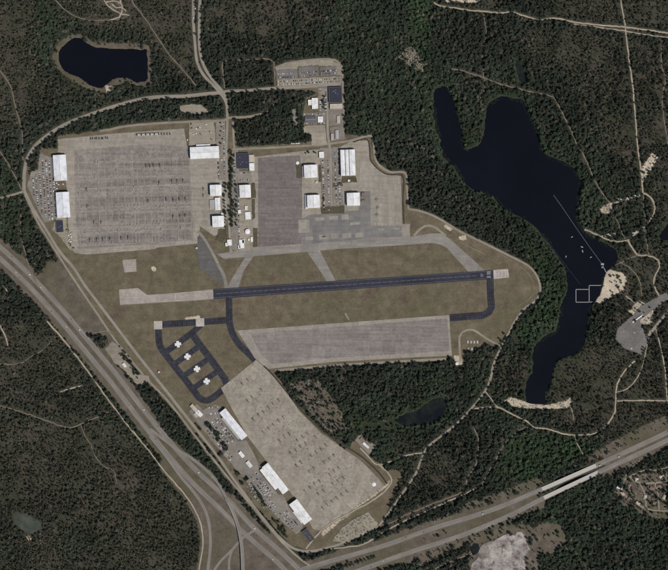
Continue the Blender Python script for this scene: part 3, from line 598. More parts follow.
rd('trail', [(81,425),(86,438),(91,444),(95,456),(104,466),(114,471),(117,484)], 0.6, M['trail'], 'broken faint trail in the middle of the southwestern woods', 'trail')
rd('trail', [(85,331),(95,332.5),(105,331),(113,335)], 1.0, M['trail'], 'short worn path beside the fence road', 'trail')
rd('road', [(497,548),(486,551),(470,554),(455,560),(440,566),(425,578)], 1.6, M['trail'], 'dirt road leading west from the sand pit', 'road')
rd('trail', [(634,449),(640,460),(628,470),(624,480)], 0.8, M['trail'], 'short drive from the highway to the housing corner', 'trail')

for pts, w_, lab in [([(650,330),(640,372),(628,388),(617,392)], .8, 'thin pale trail from the lake car park down to the south'),
      ([(574,435),(578,445),(583,454)], .7, 'short pale trail toward the bridge'), ([(567,400),(571,408),(574,420)], .7, 'short pale trail below the dam'), ([(482,60),(484,90),(478,102)], .6, 'faint trail to the lake peninsula'),
      ([(620,262),(632,270),(640,282),(642,296)], .8, 'faint trail behind the beach'), ([(626,296),(634,302),(640,308)], .9, 'pale footpath from beach to car park'), ([(60,392),(72,388),(82,386)], 1.6, 'pale scrape in the southwestern woods'), ([(0,325),(6,338),(8,346)], 1.2, 'pale scrape near the western edge'),
      ([(3,285),(8,293),(4,300)], 1.0, 'small pale scrape above the western trail')]:
    rd('trail', pts, w_, M['sandroad'] if 'pale' in lab else M['trail'], lab, 'trail')
for pts, lab in [([(269,294),(270,302),(272,312)], 'left'), ([(274,294),(274.5,304),(279,312)], 'right')]: rd('worn_track', pts, .5, M['trail'], 'worn wheel track in the grass below the runway, %s of the pair' % lab, 'track')
rd('worn_track', [(345,313),(349,320)], 1.4, M['service'], 'short pale stub from the grass onto the strip apron', 'track')
for pts, lab in [([(500,254),(517,264),(530,276),(534,288),(530,298),(518,306)], 'inner worn track along the eastern patrol road'), ([(455,240),(470,247),(486,255)], 'worn track in the grass near the taxiway bend')]: rd('worn_track', pts, .7, M['trail'], lab, 'track')
for pts, lab in [([(624,481),(622,490),(628,498),(638,505),(652,510),(668,511),(700,510)], 'curving street along the lower edge of the housing corner'), ([(624,480),(634,474),(646,470),(658,470),(668,467),(700,460)], 'upper street of the housing corner'), ([(630,477),(640,483),(652,483),(668,481)], 'middle street of the housing corner'), ([(640,484),(645,494),(646,507)], 'short cross street of the housing corner'), ([(655,483),(658,494),(659,510)], 'eastern cross street of the housing corner')]:
    rd('street', pts, 1.3, M['service'], lab, 'street', blk=1)
# lots and yards
LOTS = [
 ([(27,186),(31,172),(38,170),(40,152),(44,155),(53,158),(54,180),(57,192),(57,218),(48,222),(44,222)], 'lot', 'car park full of cars beside the western hangars'),
 ([(56,218),(66,217),(69,240),(76,250),(70,250),(60,236),(52,230)], 'yard', 'bare yard at the southwestern corner of the big apron'),
 ([(58,139),(66,138),(66,152),(58,152)], 'yard', 'tan bare yard above the westernmost hangar'),
 ([(189,123),(214,121),(216,144),(195,145),(189,146)], 'yard', 'tan equipment yard north of the wide hangar'),
 ([(216,121),(225,121),(226,180),(219,180),(220,146),(216,144)], 'lot', 'narrow car park beside the wide hangar'),
 ([(180,106),(196,104),(204,105),(210,112),(199,114.5),(189,113),(181,112)], 'yard', 'pale paved yard in the trees above the apron'),
 ([(232,150),(238,150),(240,182),(238,250),(231,250),(231,200)], 'lot', 'long narrow lot beside the tree strip'),
 ([(238,171),(251,171),(252,184),(239,184)], 'lot', 'small car park under the navy roof'),
 ([(239,199),(252,199),(254,250),(239,250)], 'yard', 'yard of small white buildings beside the mauve apron'),
 ([(277,79.5),(341,76),(342,83),(277,86.5)], 'yard', 'bright gravel lot in the north compound'),
 ([(276.5,70),(297,69),(297.5,78.5),(277,79)], 'grey_lot', 'western grey car park of the north compound'),
 ([(298.7,67),(318,65.5),(318.8,76),(299,78)], 'grey_lot', 'middle grey car park of the north compound'),
 ([(320,67),(336.5,66),(337,74.5),(320,76)], 'grey_lot', 'eastern grey car park of the north compound'),
 ([(276,67),(290,62.5),(315,60),(330,59.5),(341,64),(342,76),(337,75),(336.5,66),(320,66),(318,65),(298,66.5),(297,69),(276,70)], 'yard', 'bare earth bank above the three grey car parks'),
 ([(318,88),(327,87),(327,112),(319,112)], 'lot', 'car park beside the white L-shaped building'),
 ([(303,113),(326,112),(326,124),(304,124)], 'lot', 'car park around the two small northern buildings'),
 ([(329,104),(343,103),(343,125),(329,126)], 'lot', 'lot below the northern navy roof'),
 ([(292,109),(297,108),(298,113),(299,121),(296,127),(293,120),(292,113)], 'lot', 'narrow curved lot among trees west of the compound'),
 ([(320,148),(329,147.5),(331,200),(332,213),(322,213),(321,180)], 'lot', 'long car park between the central hangars'),
 ([(332,147),(340,147),(341,180),(344,211),(333,212)], 'lot', 'long car park west of the triple-roofed hangar'),
 ([(330,127),(344,125),(345,139),(331,141)], 'lot', 'small lot north of the triple-roofed hangar'),
 ([(303,126),(325,125),(327,144),(312,145),(311,135),(304,133)], 'yard', 'tan yard above the central hangars'),
 ([(189,411),(197,404),(203,410),(215,404),(222,408),(219,416),(232,433),(238,441),(246,440),(252,450),(258,462),(259,472),(278,494),(284,496),(289,508),(304,524),(300,532),(296,534),(280,520),(262,500),(240,474),(222,453),(205,432)], 'lot', 'long car park behind the southern hangars'),
 ([(105,349),(112,341),(118,345),(128,362),(138,374),(148,376),(150,381),(137,386),(126,372),(115,363)], 'yard', 'pale clearing between highway and fence road'),
 ([(332,541),(338,532),(352,520),(368,512),(378,524),(366,533),(345,543)], 'yard', 'speckled storage yard below the southern apron'),
 ([(355,440),(360,433.5),(376.5,447),(369,454)], 'lot', 'brown paved pad around the lone shed'),
 ([(617.6,329),(625,321),(634,315),(641,306),(650,301),(668,291),(668,299),(652,311),(640,320),(647.6,343),(641,355),(634,352),(622,347),(615,339)], 'grey_lot', 'grey car park east of the lake'),
]
for pts, m, lab in LOTS: sheet('car_park' if m in ('lot', 'grey_lot') else 'yard', wob(pts, .55 if m == 'yard' else .25), M[m], lab, 'car park' if m in ('lot', 'grey_lot') else 'yard')
SANDS = [[(605,270),(612,270),(623,273),(627,279),(624,289),(612,297),(596,305),(590,307),(600,295),(603,286)], [(599,209),(604,205),(610,202),(615,203),(611,213),(603,215.5)],
 [(503,401),(511,396),(526,402),(545,405),(567,400),(570.5,396),(573,402),(567,409),(536,410),(516,409)], [(480,580),(483,558),(481,550),(488,543),(497,541),(503,536),(514,537),(521,533),(526,540),(525,550),(521,558),(522,580)], [(627,310),(640,300),(655,310),(652,325),(642,325)],
 [(322,531),(384,486),(390,480),(392,484),(350,515),(322,538)], [(150,268),(154,265),(158,269),(154,273)], [(614,490),(619,483),(628,493),(634,505),(652,512),(668,512),(668,520),(645,517),(622,505)], [(620,478),(668,468),(668,512),(640,508)],
 [(437,-30),(482,-30),(484,0),(476,3),(446,3)], [(105,0),(122,0),(129,14),(118,19),(110,8)], [(454,355),(462,356),(463,365),(455,366)], [(618,236),(607,238),(606,233),(617,232)], [(614,203),(622,199),(640,194),(641,197),(624,202),(616,205)], [(640,170),(652,152),(658,158),(648,175),(642,185)],
 [(105,85),(112,86),(110,95),(106,94)], [(25,536),(32,535),(32,541),(27,541)], [(184,318),(200,315),(201,319),(186,321)], [(458,236),(466,235),(467,240),(460,241)], [(446,224),(454,229),(450,232),(444,227)]]
b = NB('quarry_sand', 1.0, .05)
c_ = b.mix(b.rng(b.noise(.018, 6, .7), .38, .62), lin(178, 170, 161), lin(116, 106, 101)); c_ = b.mix(b.rng(b.noise(.03, 6, .75, b.map((1, 1, 1), .9)), .50, .64), c_, lin(82, 74, 72))
M['quarry'] = b.done(b.gain(c_, b.rng(b.noise(.2, 4, .75), .25, .75, .8, 1.2)))
sheet('sand_pit', wob([(468,590),(470,566),(478,556),(480,547),(488,541),(497,540),(503,534),(514,535),(521,531),(528,538),(529,550),(525,560),(528,590)], 1.2, 3), M['quarry'], 'pale mottled sand pit at the bottom edge below the highway', 'sand pit')
sheet('pit_pool', wob([(470,549),(474,544),(478,544),(480,549),(477,554),(472,555)], .6, 2), M['marsh'], 'small dark pool beside the sand pit', 'pond')
for p in SANDS[:6]: paint_poly(r_sand, p, .9 if p is SANDS[0] else .62); paint_poly(r_clear, p)
for p in SANDS[6:]: paint_poly(r_sand, p, 0.75); paint_poly(r_clear, p, .85, True)
paint_poly(r_verge, [(25,200),(80,285),(125,350),(165,400),(225,475),(290,550),(275,560),(150,425),(60,310),(35,280)], 1.0)
for p in ([(62,262),(75,280),(118,343),(105,350),(62,305),(38,280),(48,262)],): paint_poly(r_clear, p)
paint_poly(r_sand, SANDS[10], .3); PP = [(533,528),(545,522),(560,524),(568,536),(563,549),(548,555),(534,551)]; paint_poly(r_verge, PP, 1.0); paint_poly(r_clear, PP, .95)
paint_poly(r_verge, [(462,545),(487,530),(528,522),(540,535),(538,580),(462,580)], 1.0)
paint_poly(r_clear, [(470,545),(487,530),(528,522),(540,535),(538,580),(470,580)], .9); paint_poly(r_clear, SANDS[3], 1.0)
for p in SANDS[7:9]: paint_poly(r_sand, p, .22); paint_poly(r_verge, p, .9)
BR = [(532,480),(546,474),(600,450),(606,462),(600,490),(552,512),(540,500)]; paint_poly(r_clear, BR, 0); paint_poly(r_verge, BR, 0)
for p in ([(460,512),(505,500),(545,484),(538,477),(500,492),(460,505)], [(590,463),(668,425),(668,415),(630,432),(588,456)], [(400,563),(470,536),(545,500),(548,507),(500,528),(420,568)]): paint_poly(r_verge, p, .9); paint_poly(r_clear, p, .85)
for p in ([(52,55),(58,42),(72,34),(82,34),(94,42),(150,44),(153,84),(142,88),(128,82),(105,93),(90,92),(64,76),(53,66)],): paint_poly(r_verge, p, .8); paint_poly(r_clear, p, .9)
for p in ([(404,-70),(432,-70),(430,50),(424,60),(408,40)], [(512,226),(520,232),(548,256),(562,290),(552,322),(528,345),(520,350),(515,330),(536,305),(542,285),(530,262)], [(505,440),(540,432),(580,440),(600,445),(560,468),(520,482),(500,470)]): paint_poly(r_green, p)
paint_poly(r_green, [(540,560),(545,500),(600,480),(620,500),(668,528),(668,580)], .25)
paint_poly(r_green, PP, 0.0)
MARSH = [(346,417),(362,419),(380,424),(396,416),(408,428),(392,432),(365,430),(348,426)]; paint_poly(r_green, MARSH); paint_poly(r_clear, MARSH, .7)
C_POLY = [(288,384),(305,379),(318,380),(332,398),(342,410),(348,430),(330,434),(310,414)]
paint_poly(r_clear, C_POLY, .78); paint_poly(r_verge, C_POLY, .8)
C2 = [(398,57),(404,50),(412,46),(420,56),(428,64),(424,72),(410,68)]; paint_poly(r_clear, C2, .85); paint_poly(r_sand, C2, .38)
for p in ([(-70,300),(0,320),(20,318),(45,325),(130,430),(190,505),(205,580),(-70,640)], [(540,-70),(740,-70),(740,35),(570,18),(540,10)],
          [(560,365),(590,345),(615,350),(612,420),(560,425),(548,400)], [(205,-70),(330,-70),(330,20),(270,40),(232,30),(215,0)], [(60,-70),(190,-70),(195,60),(190,88),(150,45),(110,30),(60,20)], [(-70,-70),(40,-70),(40,50),(25,130),(-70,160)],
          [(496,350),(530,360),(525,395),(490,395)], [(618,355),(668,300),(740,290),(740,440),(605,430)], [(640,100),(740,100),(740,260),(655,215)], [(610,260),(668,240),(668,330),(620,330)]): paint_poly(r_sparse, p)
paint_poly(r_sparse, [(540,30),(668,40),(740,0),(740,225),(640,190),(600,140),(575,100),(560,70)], .62)
for p in ([(135,470),(160,473),(162,530),(150,560),(110,580),(135,545),(143,500)], [(0,500),(45,500),(60,545),(40,575),(0,560)], [(134,384),(150,382),(165,402),(205,450),(232,484),(228,492),(200,466),(165,430)], [(88,335),(106,336),(110,341),(103,349),(98,347)], [(20,200),(40,235),(45,258),(30,258),(20,236)],
          [(225,62),(273,62),(275,86),(226,88)], [(230,95),(272,93),(272,108),(262,112),(230,115)], [(236,120),(262,116),(276,92),(300,95),(300,110),(292,125),(306,135),(310,142),(237,145)]): paint_poly(r_dense, p)
paint_poly(r_clear, [(26,150),(38,145),(41,150),(38,172),(30,176)], 0.0); paint_poly(r_dense, [(27,152),(37,148),(39,152),(37,171),(31,174)])
for p in ([(126,119.5),(170,117.5),(170,119.8),(126,121.8)], [(45,138),(57,132),(110,123),(110,127.5),(58,135),(56,146),(44,146)], [(180,113),(192,114),(192,117),(180,117)]): paint_poly(r_clear, p, 0); paint_poly(r_dense, p)
paint_line(r_gully, [(554,446),(571,481),(588,517)], 30)

for p in ([(541,490),(598,465)], [(543,498.4),(599,472)]): paint_line(block, p, 8.0)
# the lake banks are overgrown
bank = blur(r_lake, 3, 1); bank[:, :(200 - X0) * RS] = 0; r_green = np.maximum(r_green, np.where((bank > .02) & (r_sand < .5), .8, 0).astype(np.float32))
# ------------------------------------------------------------------ terrain
gully_soft = blur(r_gully, 4, 2)
def sst(v, a, b): t = np.clip((v - a) / (b - a), 0, 1); return t * t * (3 - 2 * t)
height_r = -3.4 * sst(lake_soft, .38, .85) - 7.5 * gully_soft
def hgt(x, y): return samp(height_r, np.asarray(x, float), np.asarray(y, float))
fx = np.arange(X0 + 2, X1 - 1, 1.25); fy = np.arange(Y0 + 2, Y1 - 1, 1.25)
ex = np.array([40, 120, 300, 700, 1500, 3000.])
ux = np.concatenate([(fx[0] - ex)[::-1], fx, fx[-1] + ex]); uy = np.concatenate([(fy[0] - ex)[::-1], fy, fy[-1] + ex])
GX, GY = np.meshgrid(ux, uy); nx, ny = len(ux), len(uy)
co = np.stack([(GX - 334) * S, (285 - GY) * S, hgt(GX, GY)], -1).reshape(-1, 3).astype(np.float32)
me = bpy.data.meshes.new('ground'); me.vertices.add(nx * ny); me.vertices.foreach_set('co', co.ravel())
I = (np.arange(ny - 1)[:, None] * nx + np.arange(nx - 1)[None, :]).ravel()
q = np.stack([I, I + nx, I + nx + 1, I + 1], -1); nq = len(q)
me.loops.add(nq * 4); me.loops.foreach_set('vertex_index', q.ravel().astype(np.int32))
me.polygons.add(nq); me.polygons.foreach_set('loop_start', np.arange(0, nq * 4, 4, dtype=np.int32)); me.update(calc_edges=True)
me.polygons.foreach_set('use_smooth', np.ones(nq, bool))
cov = np.stack([samp(blur(r, rr, 1), GX, GY) for r, rr in ((r_grass, .8), (r_sand, .6), (r_verge, 1.5), (r_green, 3))], -1).reshape(-1, 4).astype(np.float32)
ca = me.color_attributes.new('cover', 'FLOAT_COLOR', 'POINT'); ca.data.foreach_set('color', cov.ravel())
b = NB('ground_cover', 1.0, 0.05)
ca = b.attr('cover'); sp = b.n('ShaderNodeSeparateColor'); b.l(ca.outputs['Color'], sp.inputs[0])
n_f = b.noise(0.16, 4, 0.75); n_m = b.noise(0.03, 5, 0.65); n_b = b.noise(0.0045, 5, 0.6)
def crisp(ch, lo=.3, hi=.7, wob=.5):
    return b.rng(b.mth('ADD', b.mth('ADD', ch, b.mth('MULTIPLY_ADD', n_m, wob, -wob / 2)), b.mth('MULTIPLY_ADD', n_f, wob, -wob / 2)), lo, hi, 0, 1, True)
floor = b.mix(b.rng(n_m, .32, .68), lin(60, 57, 49), lin(86, 79, 69))
floor = b.mix(b.rng(n_b, .42, .62), floor, b.mix(n_f, lin(52, 54, 44), lin(70, 69, 57)))
floor = b.mix(b.mth('MULTIPLY', b.rng(b.noise(.014, 6, .72, b.map((1, 1, 1), 2.4)), .48, .62), .75), floor, b.mix(n_f, lin(44, 49, 37), lin(64, 66, 50)))
floor = b.mix(b.mth('MULTIPLY', b.rng(b.noise(.05, 6, .8, b.map((1, 1, 1), .5)), .62, .74), .6), floor, lin(116, 106, 95))
grass = b.mix(b.rng(n_m, .3, .7), lin(90, 82, 66), lin(115, 105, 87))
grass = b.mix(b.rng(n_b, .45, .62), grass, b.mix(b.rng(n_m, .3, .7), lin(90, 84, 66), lin(105, 98, 78)))
grass = b.gain(grass, b.rng(b.noise(.028, 6, .75, b.map((1, 1, 1), 1.3)), .32, .68, .84, 1.16))
grass = b.mix(b.rng(b.noise(0.011, 6, .72), .53, .67), grass, b.mix(b.rng(n_m, .3, .7), lin(84, 73, 62), lin(104, 90, 77)))
grass = b.mix(b.mth('MULTIPLY', b.rng(b.noise(0.017, 6, .75, b.map((1, 1, 1), .8)), .60, .74), .8), grass, lin(126, 113, 97))
scr = b.mth('ABSOLUTE', b.mth('SUBTRACT', b.noise(0.012, 4, .5, b.map((1, 1, 1), 2.1)), .5))
grass = b.mix(b.rng(scr, 0, .006, .35, 0), grass, lin(122, 110, 94))
mow = b.noise(1.0, 3, .6, b.map((0.004, 0.07, 0), TH)); grass = b.gain(grass, b.rng(mow, .3, .7, .93, 1.07))
verge = b.mix(b.rng(n_m, .3, .7), lin(86, 78, 69), lin(110, 101, 89))
verge = b.mix(b.rng(n_b, .45, .65), verge, lin(88, 83, 66))
verge = b.gain(verge, b.rng(b.noise(.028, 6, .75, b.map((1, 1, 1), 1.3)), .32, .68, .80, 1.18))
green = b.mix(b.rng(n_m, .3, .7), lin(44, 48, 38), lin(62, 64, 50))
sand = b.mix(b.rng(n_m, .35, .7), lin(200, 186, 163), lin(164, 150, 131))
sand = b.gain(sand, b.rng(b.noise(.02, 6, .75), .32, .68, .82, 1.15))
c = b.mix(crisp(sp.outputs[2]), floor, verge)
c = b.mix(crisp(ca.outputs['Alpha']), c, green)
c = b.mix(crisp(sp.outputs[0], .35, .65, .3), c, grass)
c = b.mix(crisp(sp.outputs[1], .3, .75, 1.2), c, sand)
c = b.gain(c, b.rng(n_f, .25, .75, .76, 1.24))
b.bump(n_f, .5, .4); M['ground'] = b.done(c)
me.materials.append(M['ground'])
tag(link('ground', me), 'brown and olive ground with dry grass, sand and leaf litter', 'ground', kind='structure')

# ------------------------------------------------------------------ trees
def crownmat(name, own=None):
    b = NB(name, 0.75, 0.15)
    if own is None:
        col = b.attr('tint', 'INSTANCER').outputs['Color']
    else:
        oi = b.n('ShaderNodeObjectInfo'); col = b.mix(oi.outputs['Random'], own[0], own[1])
    g = b.n('ShaderNodeNewGeometry')
    col = b.gain(col, b.rng(g.outputs['Random Per Island'], 0, 1, .65, 1.4))
    b.b.inputs['Subsurface Weight'].default_value = 0
    return b.done(col)
M['crown'] = crownmat('forest_leaves')
M['crown_tree'] = crownmat('tree_leaves', (lin(52, 58, 47), lin(64, 72, 54)))
M['bark'] = plain('bark', lin(82, 70, 58), .2, 2.0, 1.0)
M['deadwood'] = plain('pale_deadwood', lin(178, 168, 150), .1, 2.0, 1.0)
def crown_mb(r, kind, H, Rr, base, mb, mi=0, n=46):
    for k in range(n):
        u = r.random(); th = r.random() * 2 * math.pi; fr = r.random() ** .5
        z = base + (H - base) * u
        if kind == 'pine': prof = (0.45 + 0.75 * math.sin(math.pi * min(1, u * .85 + .15))) * (1 - .35 * u)
        elif kind == 'broad': prof = math.sqrt(max(.05, 1 - (2 * u - .9) ** 2 * .85))
        else: prof = math.sqrt(max(.05, 1 - u * u * .8))
        rad = Rr * prof * fr * (1 + .25 * math.sin(3 * th + r.random()))
        c = Vector((rad * math.cos(th), rad * math.sin(th), z))
        s_ = Rr * (.20 + .14 * r.random())
        for j in range(5):
            nrm = Vector((r.gauss(0, .6), r.gauss(0, .6), .35 + r.random())).normalized()
            t = nrm.orthogonal().normalized(); t = Matrix.Rotation(r.random() * 6.28, 3, nrm) @ t; w = nrm.cross(t)
            cc = c + Vector((r.gauss(0, .55), r.gauss(0, .55), r.gauss(0, .4))) * s_
            a, d = s_ * (.6 + .5 * r.random()), s_ * (.45 + .4 * r.random())
            mb.face([cc - t * a, cc - w * d * .8 + t * a * .2, cc + t * a, cc + w * d], mi)
def trunk_mb(r, H, Rr, mb, mi=0, limbs=5):
    lean = Vector((r.gauss(0, .25), r.gauss(0, .25), 0)); t0 = .028 * H
    mb.tube((0, 0, -.3), lean * .4 + Vector((0, 0, H * .5)), t0, t0 * .7, 6, mi, False)
    mb.tube(lean * .4 + Vector((0, 0, H * .5)), lean + Vector((0, 0, H * .93)), t0 * .7, t0 * .15, 5, mi, False)
    for k in range(limbs):
        th = k * 2.4 + r.random(); z = H * (.4 + .1 * k)
        mb.tube(lean * .4 + Vector((0, 0, z)), Vector((math.cos(th) * Rr * .7, math.sin(th) * Rr * .7, z + H * .12)), t0 * .35, t0 * .1, 4, mi, False)
PROTO = [('pine', 15, 3.3, 6), ('pine', 13, 2.9, 5), ('pine', 17, 3.7, 8), ('broad', 12, 4.3, 3.5), ('broad', 10, 3.8, 2.8), ('broad', 13.5, 5.0, 4), ('shrub', 2.6, 2.3, .2)]
pcol = bpy.data.collections.new('tree_prototypes'); tree_parts = []
for i, (kd, H, Rr, base) in enumerate(PROTO):
    r = random.Random(100 + i); mb = MB()
    crown_mb(r, kd, H, Rr, base, mb, 0, 46 if kd != 'shrub' else 20)
    if kd != 'shrub': trunk_mb(r, H, Rr, mb, 1)
    o = bpy.data.objects.new('tp_%02d' % i, mb.mesh('forest_tree', [M['crown'], M['bark']])); pcol.objects.link(o)
    if kd != 'shrub':
        r = random.Random(100 + i); mc = MB(); crown_mb(r, kd, H, Rr, base, mc); mt = MB(); trunk_mb(r, H, Rr, mt)
        tree_parts.append((mc.mesh('crown', [M['crown_tree']]), mt.mesh('trunk', [M['bark']])))
mb = MB(); r = random.Random(5)                     # 07: bleached dead tree
mb.tube((0, 0, -.2), (0.2, .1, 5.5), .35, .12, 5, 0, False)
for k in range(12):
    th = r.random() * 6.28; z = 1 + r.random() * 3.5; L = 1.2 + r.random() * 1.4
    mb.tube((0, 0, z), (math.cos(th) * L, math.sin(th) * L, z + .5 + r.random()), .28, .12, 4, 0, False)
o = bpy.data.objects.new('tp_07', mb.mesh('dead_tree', [M['deadwood']])); pcol.objects.link(o)
# node group that puts a tree on every planted point
ng = bpy.data.node_groups.new('planting', 'GeometryNodeTree')
ng.interface.new_socket('Geometry', in_out='INPUT', socket_type='NodeSocketGeometry'); ng.interface.new_socket('Geometry', in_out='OUTPUT', socket_type='NodeSocketGeometry')
gi = ng.nodes.new('NodeGroupInput'); go = ng.nodes.new('NodeGroupOutput'); ip = ng.nodes.new('GeometryNodeInstanceOnPoints')
ci = ng.nodes.new('GeometryNodeCollectionInfo'); ci.inputs['Collection'].default_value = pcol; ci.inputs['Separate Children'].default_value = True; ci.inputs['Reset Children'].default_value = True
def named(nm, t):
    n = ng.nodes.new('GeometryNodeInputNamedAttribute'); n.data_type = t; n.inputs['Name'].default_value = nm; return n.outputs['Attribute']
ip.inputs['Pick Instance'].default_value = True
L = ng.links.new
L(gi.outputs[0], ip.inputs['Points']); L(ci.outputs[0], ip.inputs['Instance']); L(named('vi', 'INT'), ip.inputs['Instance Index'])
L(named('rot', 'FLOAT_VECTOR'), ip.inputs['Rotation']); L(named('scl', 'FLOAT_VECTOR'), ip.inputs['Scale']); L(ip.outputs[0], go.inputs[0])
def plant(name, x, y, vi, sc, tint, label, cat='forest', kind='stuff'):
    n = len(x); me = bpy.data.meshes.new(name); me.vertices.add(n)
    co = np.stack([(x - 334) * S, (285 - y) * S, hgt(x, y)], -1).astype(np.float32); me.vertices.foreach_set('co', co.ravel())
    me.attributes.new('vi', 'INT', 'POINT').data.foreach_set('value', vi.astype(np.int32))
    rot = np.zeros((n, 3), np.float32); rot[:, 2] = rng.random(n) * 6.283; rot[:, 0] = rng.normal(0, .05, n); rot[:, 1] = rng.normal(0, .05, n)
    me.attributes.new('rot', 'FLOAT_VECTOR', 'POINT').data.foreach_set('vector', rot.ravel())
    s3 = np.stack([sc * rng.uniform(.9, 1.1, n), sc * rng.uniform(.9, 1.1, n), sc * rng.uniform(.85, 1.15, n)], -1).astype(np.float32)
    me.attributes.new('scl', 'FLOAT_VECTOR', 'POINT').data.foreach_set('vector', s3.ravel())
    t4 = np.concatenate([tint, np.ones((n, 1))], 1).astype(np.float32)
    me.attributes.new('tint', 'FLOAT_COLOR', 'POINT').data.foreach_set('color', t4.ravel())
    o = link(name, me); md = o.modifiers.new('planting', 'NODES'); md.node_group = ng
    return tag(o, label, cat, None, kind)
# candidates on a jittered grid
sp_ = 4.7 / S
cx, cy = np.meshgrid(np.arange(-45, 713, sp_), np.arange(-45, 615, sp_)); cx = cx.ravel() + rng.uniform(-.55, .55, cx.size) * sp_; cy = cy.ravel() + rng.uniform(-.55, .55, cy.size) * sp_
clr = samp(blur(r_clear, .5, 1), cx, cy); dns = samp(r_dense, cx, cy); spa = samp(blur(r_sparse, 6, 2), cx, cy); grn = samp(blur(r_green, 3, 2), cx, cy)
blk = samp(block, cx, cy); lk = samp(lake_soft, cx, cy)
n1 = fbm(cx, cy, 45, 3); n2 = fbm(cx, cy, 11, 9); n3 = fbm(cx, cy, 90, 21)
sparse = np.clip(spa * (.55 + .8 * sst(n1, .3, .65)), 0, 1) + (1 - spa) * .75 * sst(n1, .62, .78)
prob = (1 - sparse) * .90 + sparse * (.40 + .48 * sst(n2, .36, .62))
prob = prob * np.where(n2 < .3, .55, 1.0) * (1 - clr); prob = np.where(dns > .5, .97, prob)
prob = np.where((blk > .5) | (lk > np.where((cx < 160) & (cy < 100), .3, rng.uniform(.5, .66, cx.size) + .3 * sst(n2, .5, .7))), 0, prob)
keep = rng.random(cx.size) < prob
cx, cy, sparse, grn, n1, n2, n3, dns = (a[keep] for a in (cx, cy, sparse, grn, n1, n2, n3, dns))
nT = len(cx); u = rng.random(nT)
broad = rng.random(nT) < np.clip(.25 + .6 * (1 - sparse) * sst(n3, .35, .6) + .3 * grn, 0, .9)
vi = np.where(broad, 3 + rng.integers(0, 3, nT), rng.integers(0, 3, nT))
vi = np.where((rng.random(nT) < .20 + .35 * grn), 6, vi)
sc = (.42 + .95 * rng.random(nT) ** 1.5) * (1 - .30 * sparse) * (.8 + .4 * fbm(cx, cy, 8, 61)); sc = np.where(vi == 6, sc * 1.2, sc)
def L3(r, g, bb): return np.array(lin(r, g, bb)[:3])
base = L3(59, 66, 55)[None] * (1 - sparse[:, None]) + L3(66, 69, 56)[None] * sparse[:, None]
base = base * (1 - .55 * sst(n3, .45, .65)[:, None] * (1 - sparse[:, None])) + L3(64, 75, 56)[None] * (.55 * sst(n3, .45, .65)[:, None] * (1 - sparse[:, None]))
base = base * (1 - .8 * grn[:, None]) + L3(64, 82, 56)[None] * .8 * grn[:, None]
ol = (rng.random(nT) < .07 + .12 * sparse)[:, None]; base = np.where(ol, base * .4 + L3(112, 103, 88)[None] * .6, base)
tint = base * rng.uniform(.7, 1.3, (nT, 1)) * (.58 + .84 * fbm(cx, cy, 22, 41)[:, None])
hw_y = np.interp(cx, [p[0] for p in HWB[1:12]], [p[1] for p in HWB[1:12]])
southw = (cx < 205) & (cy > hw_y); strip = (~southw) & (cx < 300) & (cy > np.interp(cx, [25, 75, 125, 165, 225, 290], [195, 282, 352, 400, 475, 550])); east = cx > 500
hy = np.interp(cx, [280, 383, 502, 595, 668], [578, 546, 512, 470, 436]); belowhw = (cx > 290) & (cy > hy)
reg = np.full(nT, 0)
reg[(cx < 200) & (cy < 260)] = 1; reg[(cx >= 200) & (cx < 315) & (cy < 150)] = 2; reg[(cx >= 315) & (cy < 240) & (cx < 500)] = 3
reg[(cx >= 500) & (cy < 260)] = 4; reg[(cx >= 500) & (cy >= 260)] = 5; reg[(cx >= 250) & (cx < 500) & (cy >= 340)] = 6
reg[strip] = 7; reg[southw] = 8; reg[belowhw] = 9
FL = {0: 'scattered trees beside the airfield grass', 1: 'mixed woods round the reservoir in the northwest', 2: 'dense dark wooded blocks along the northern street', 3: 'dense dark green woods west of the lake arms',
      4: 'brown open pine woods in the northeastern corner', 5: 'woods around the lower lake and the eastern sand roads', 6: 'green woods around the small pond south of the strip apron', 7: 'dark tree belt between highway and fence road',
      8: 'brown open pine woods southwest of the highway', 9: 'woods below the southern highway'}
for k, lab in FL.items():
    m = reg == k
    if m.sum(): plant('forest' if k else 'scrub', cx[m], cy[m], vi[m], sc[m], tint[m], lab, 'forest' if k else 'scrub')
def in_poly(pts, n):
    xs = [p[0] for p in pts]; ys = [p[1] for p in pts]; out = []
    while len(out) < n:
        x, y = random.uniform(min(xs), max(xs)), random.uniform(min(ys), max(ys)); ins = False
        for i in range(len(pts)):
            (xa, ya), (xb, yb) = pts[i], pts[i - 1]
            if (ya > y) != (yb > y) and x < (xb - xa) * (y - ya) / (yb - ya) + xa: ins = not ins
        if ins: out.append((x, y))
    return np.array(out)
for pts, n, lab in ((C2, 420, 'pale dead trees in the clearing north of the western lake arm'), (C_POLY, 160, 'pale dead brush on the cleared slope beside the southern apron'),
                    ([(334,541),(340,532),(352,522),(367,514),(376,524),(364,532),(345,541)], 170, 'pale piles of cut timber in the storage yard')):
    p = in_poly(pts, n); plant('deadwood', p[:, 0], p[:, 1], np.full(n, 7), rng.uniform(.7, 1.5, n), np.ones((n, 3)) * .5, lab, 'deadwood')
wx, wy = np.meshgrid(np.arange(425, 625, .8), np.arange(84, 410, .8)); wx = wx.ravel() + rng.uniform(-.4, .4, wx.size); wy = wy.ravel() + rng.uniform(-.4, .4, wy.size)
l_ = samp(lake_soft, wx, wy); far_ = samp(blur(r_lake, 4, 2), wx, wy); nn = fbm(wx, wy, 14, 77)
ok = (l_ > .5) & (far_ < .78) & (rng.random(wx.size) < .75 * sst(nn, .42, .62) * np.where(wx < 470, 1.3, .75) * (wx + wy < 900)); wx, wy = wx[ok], wy[ok]
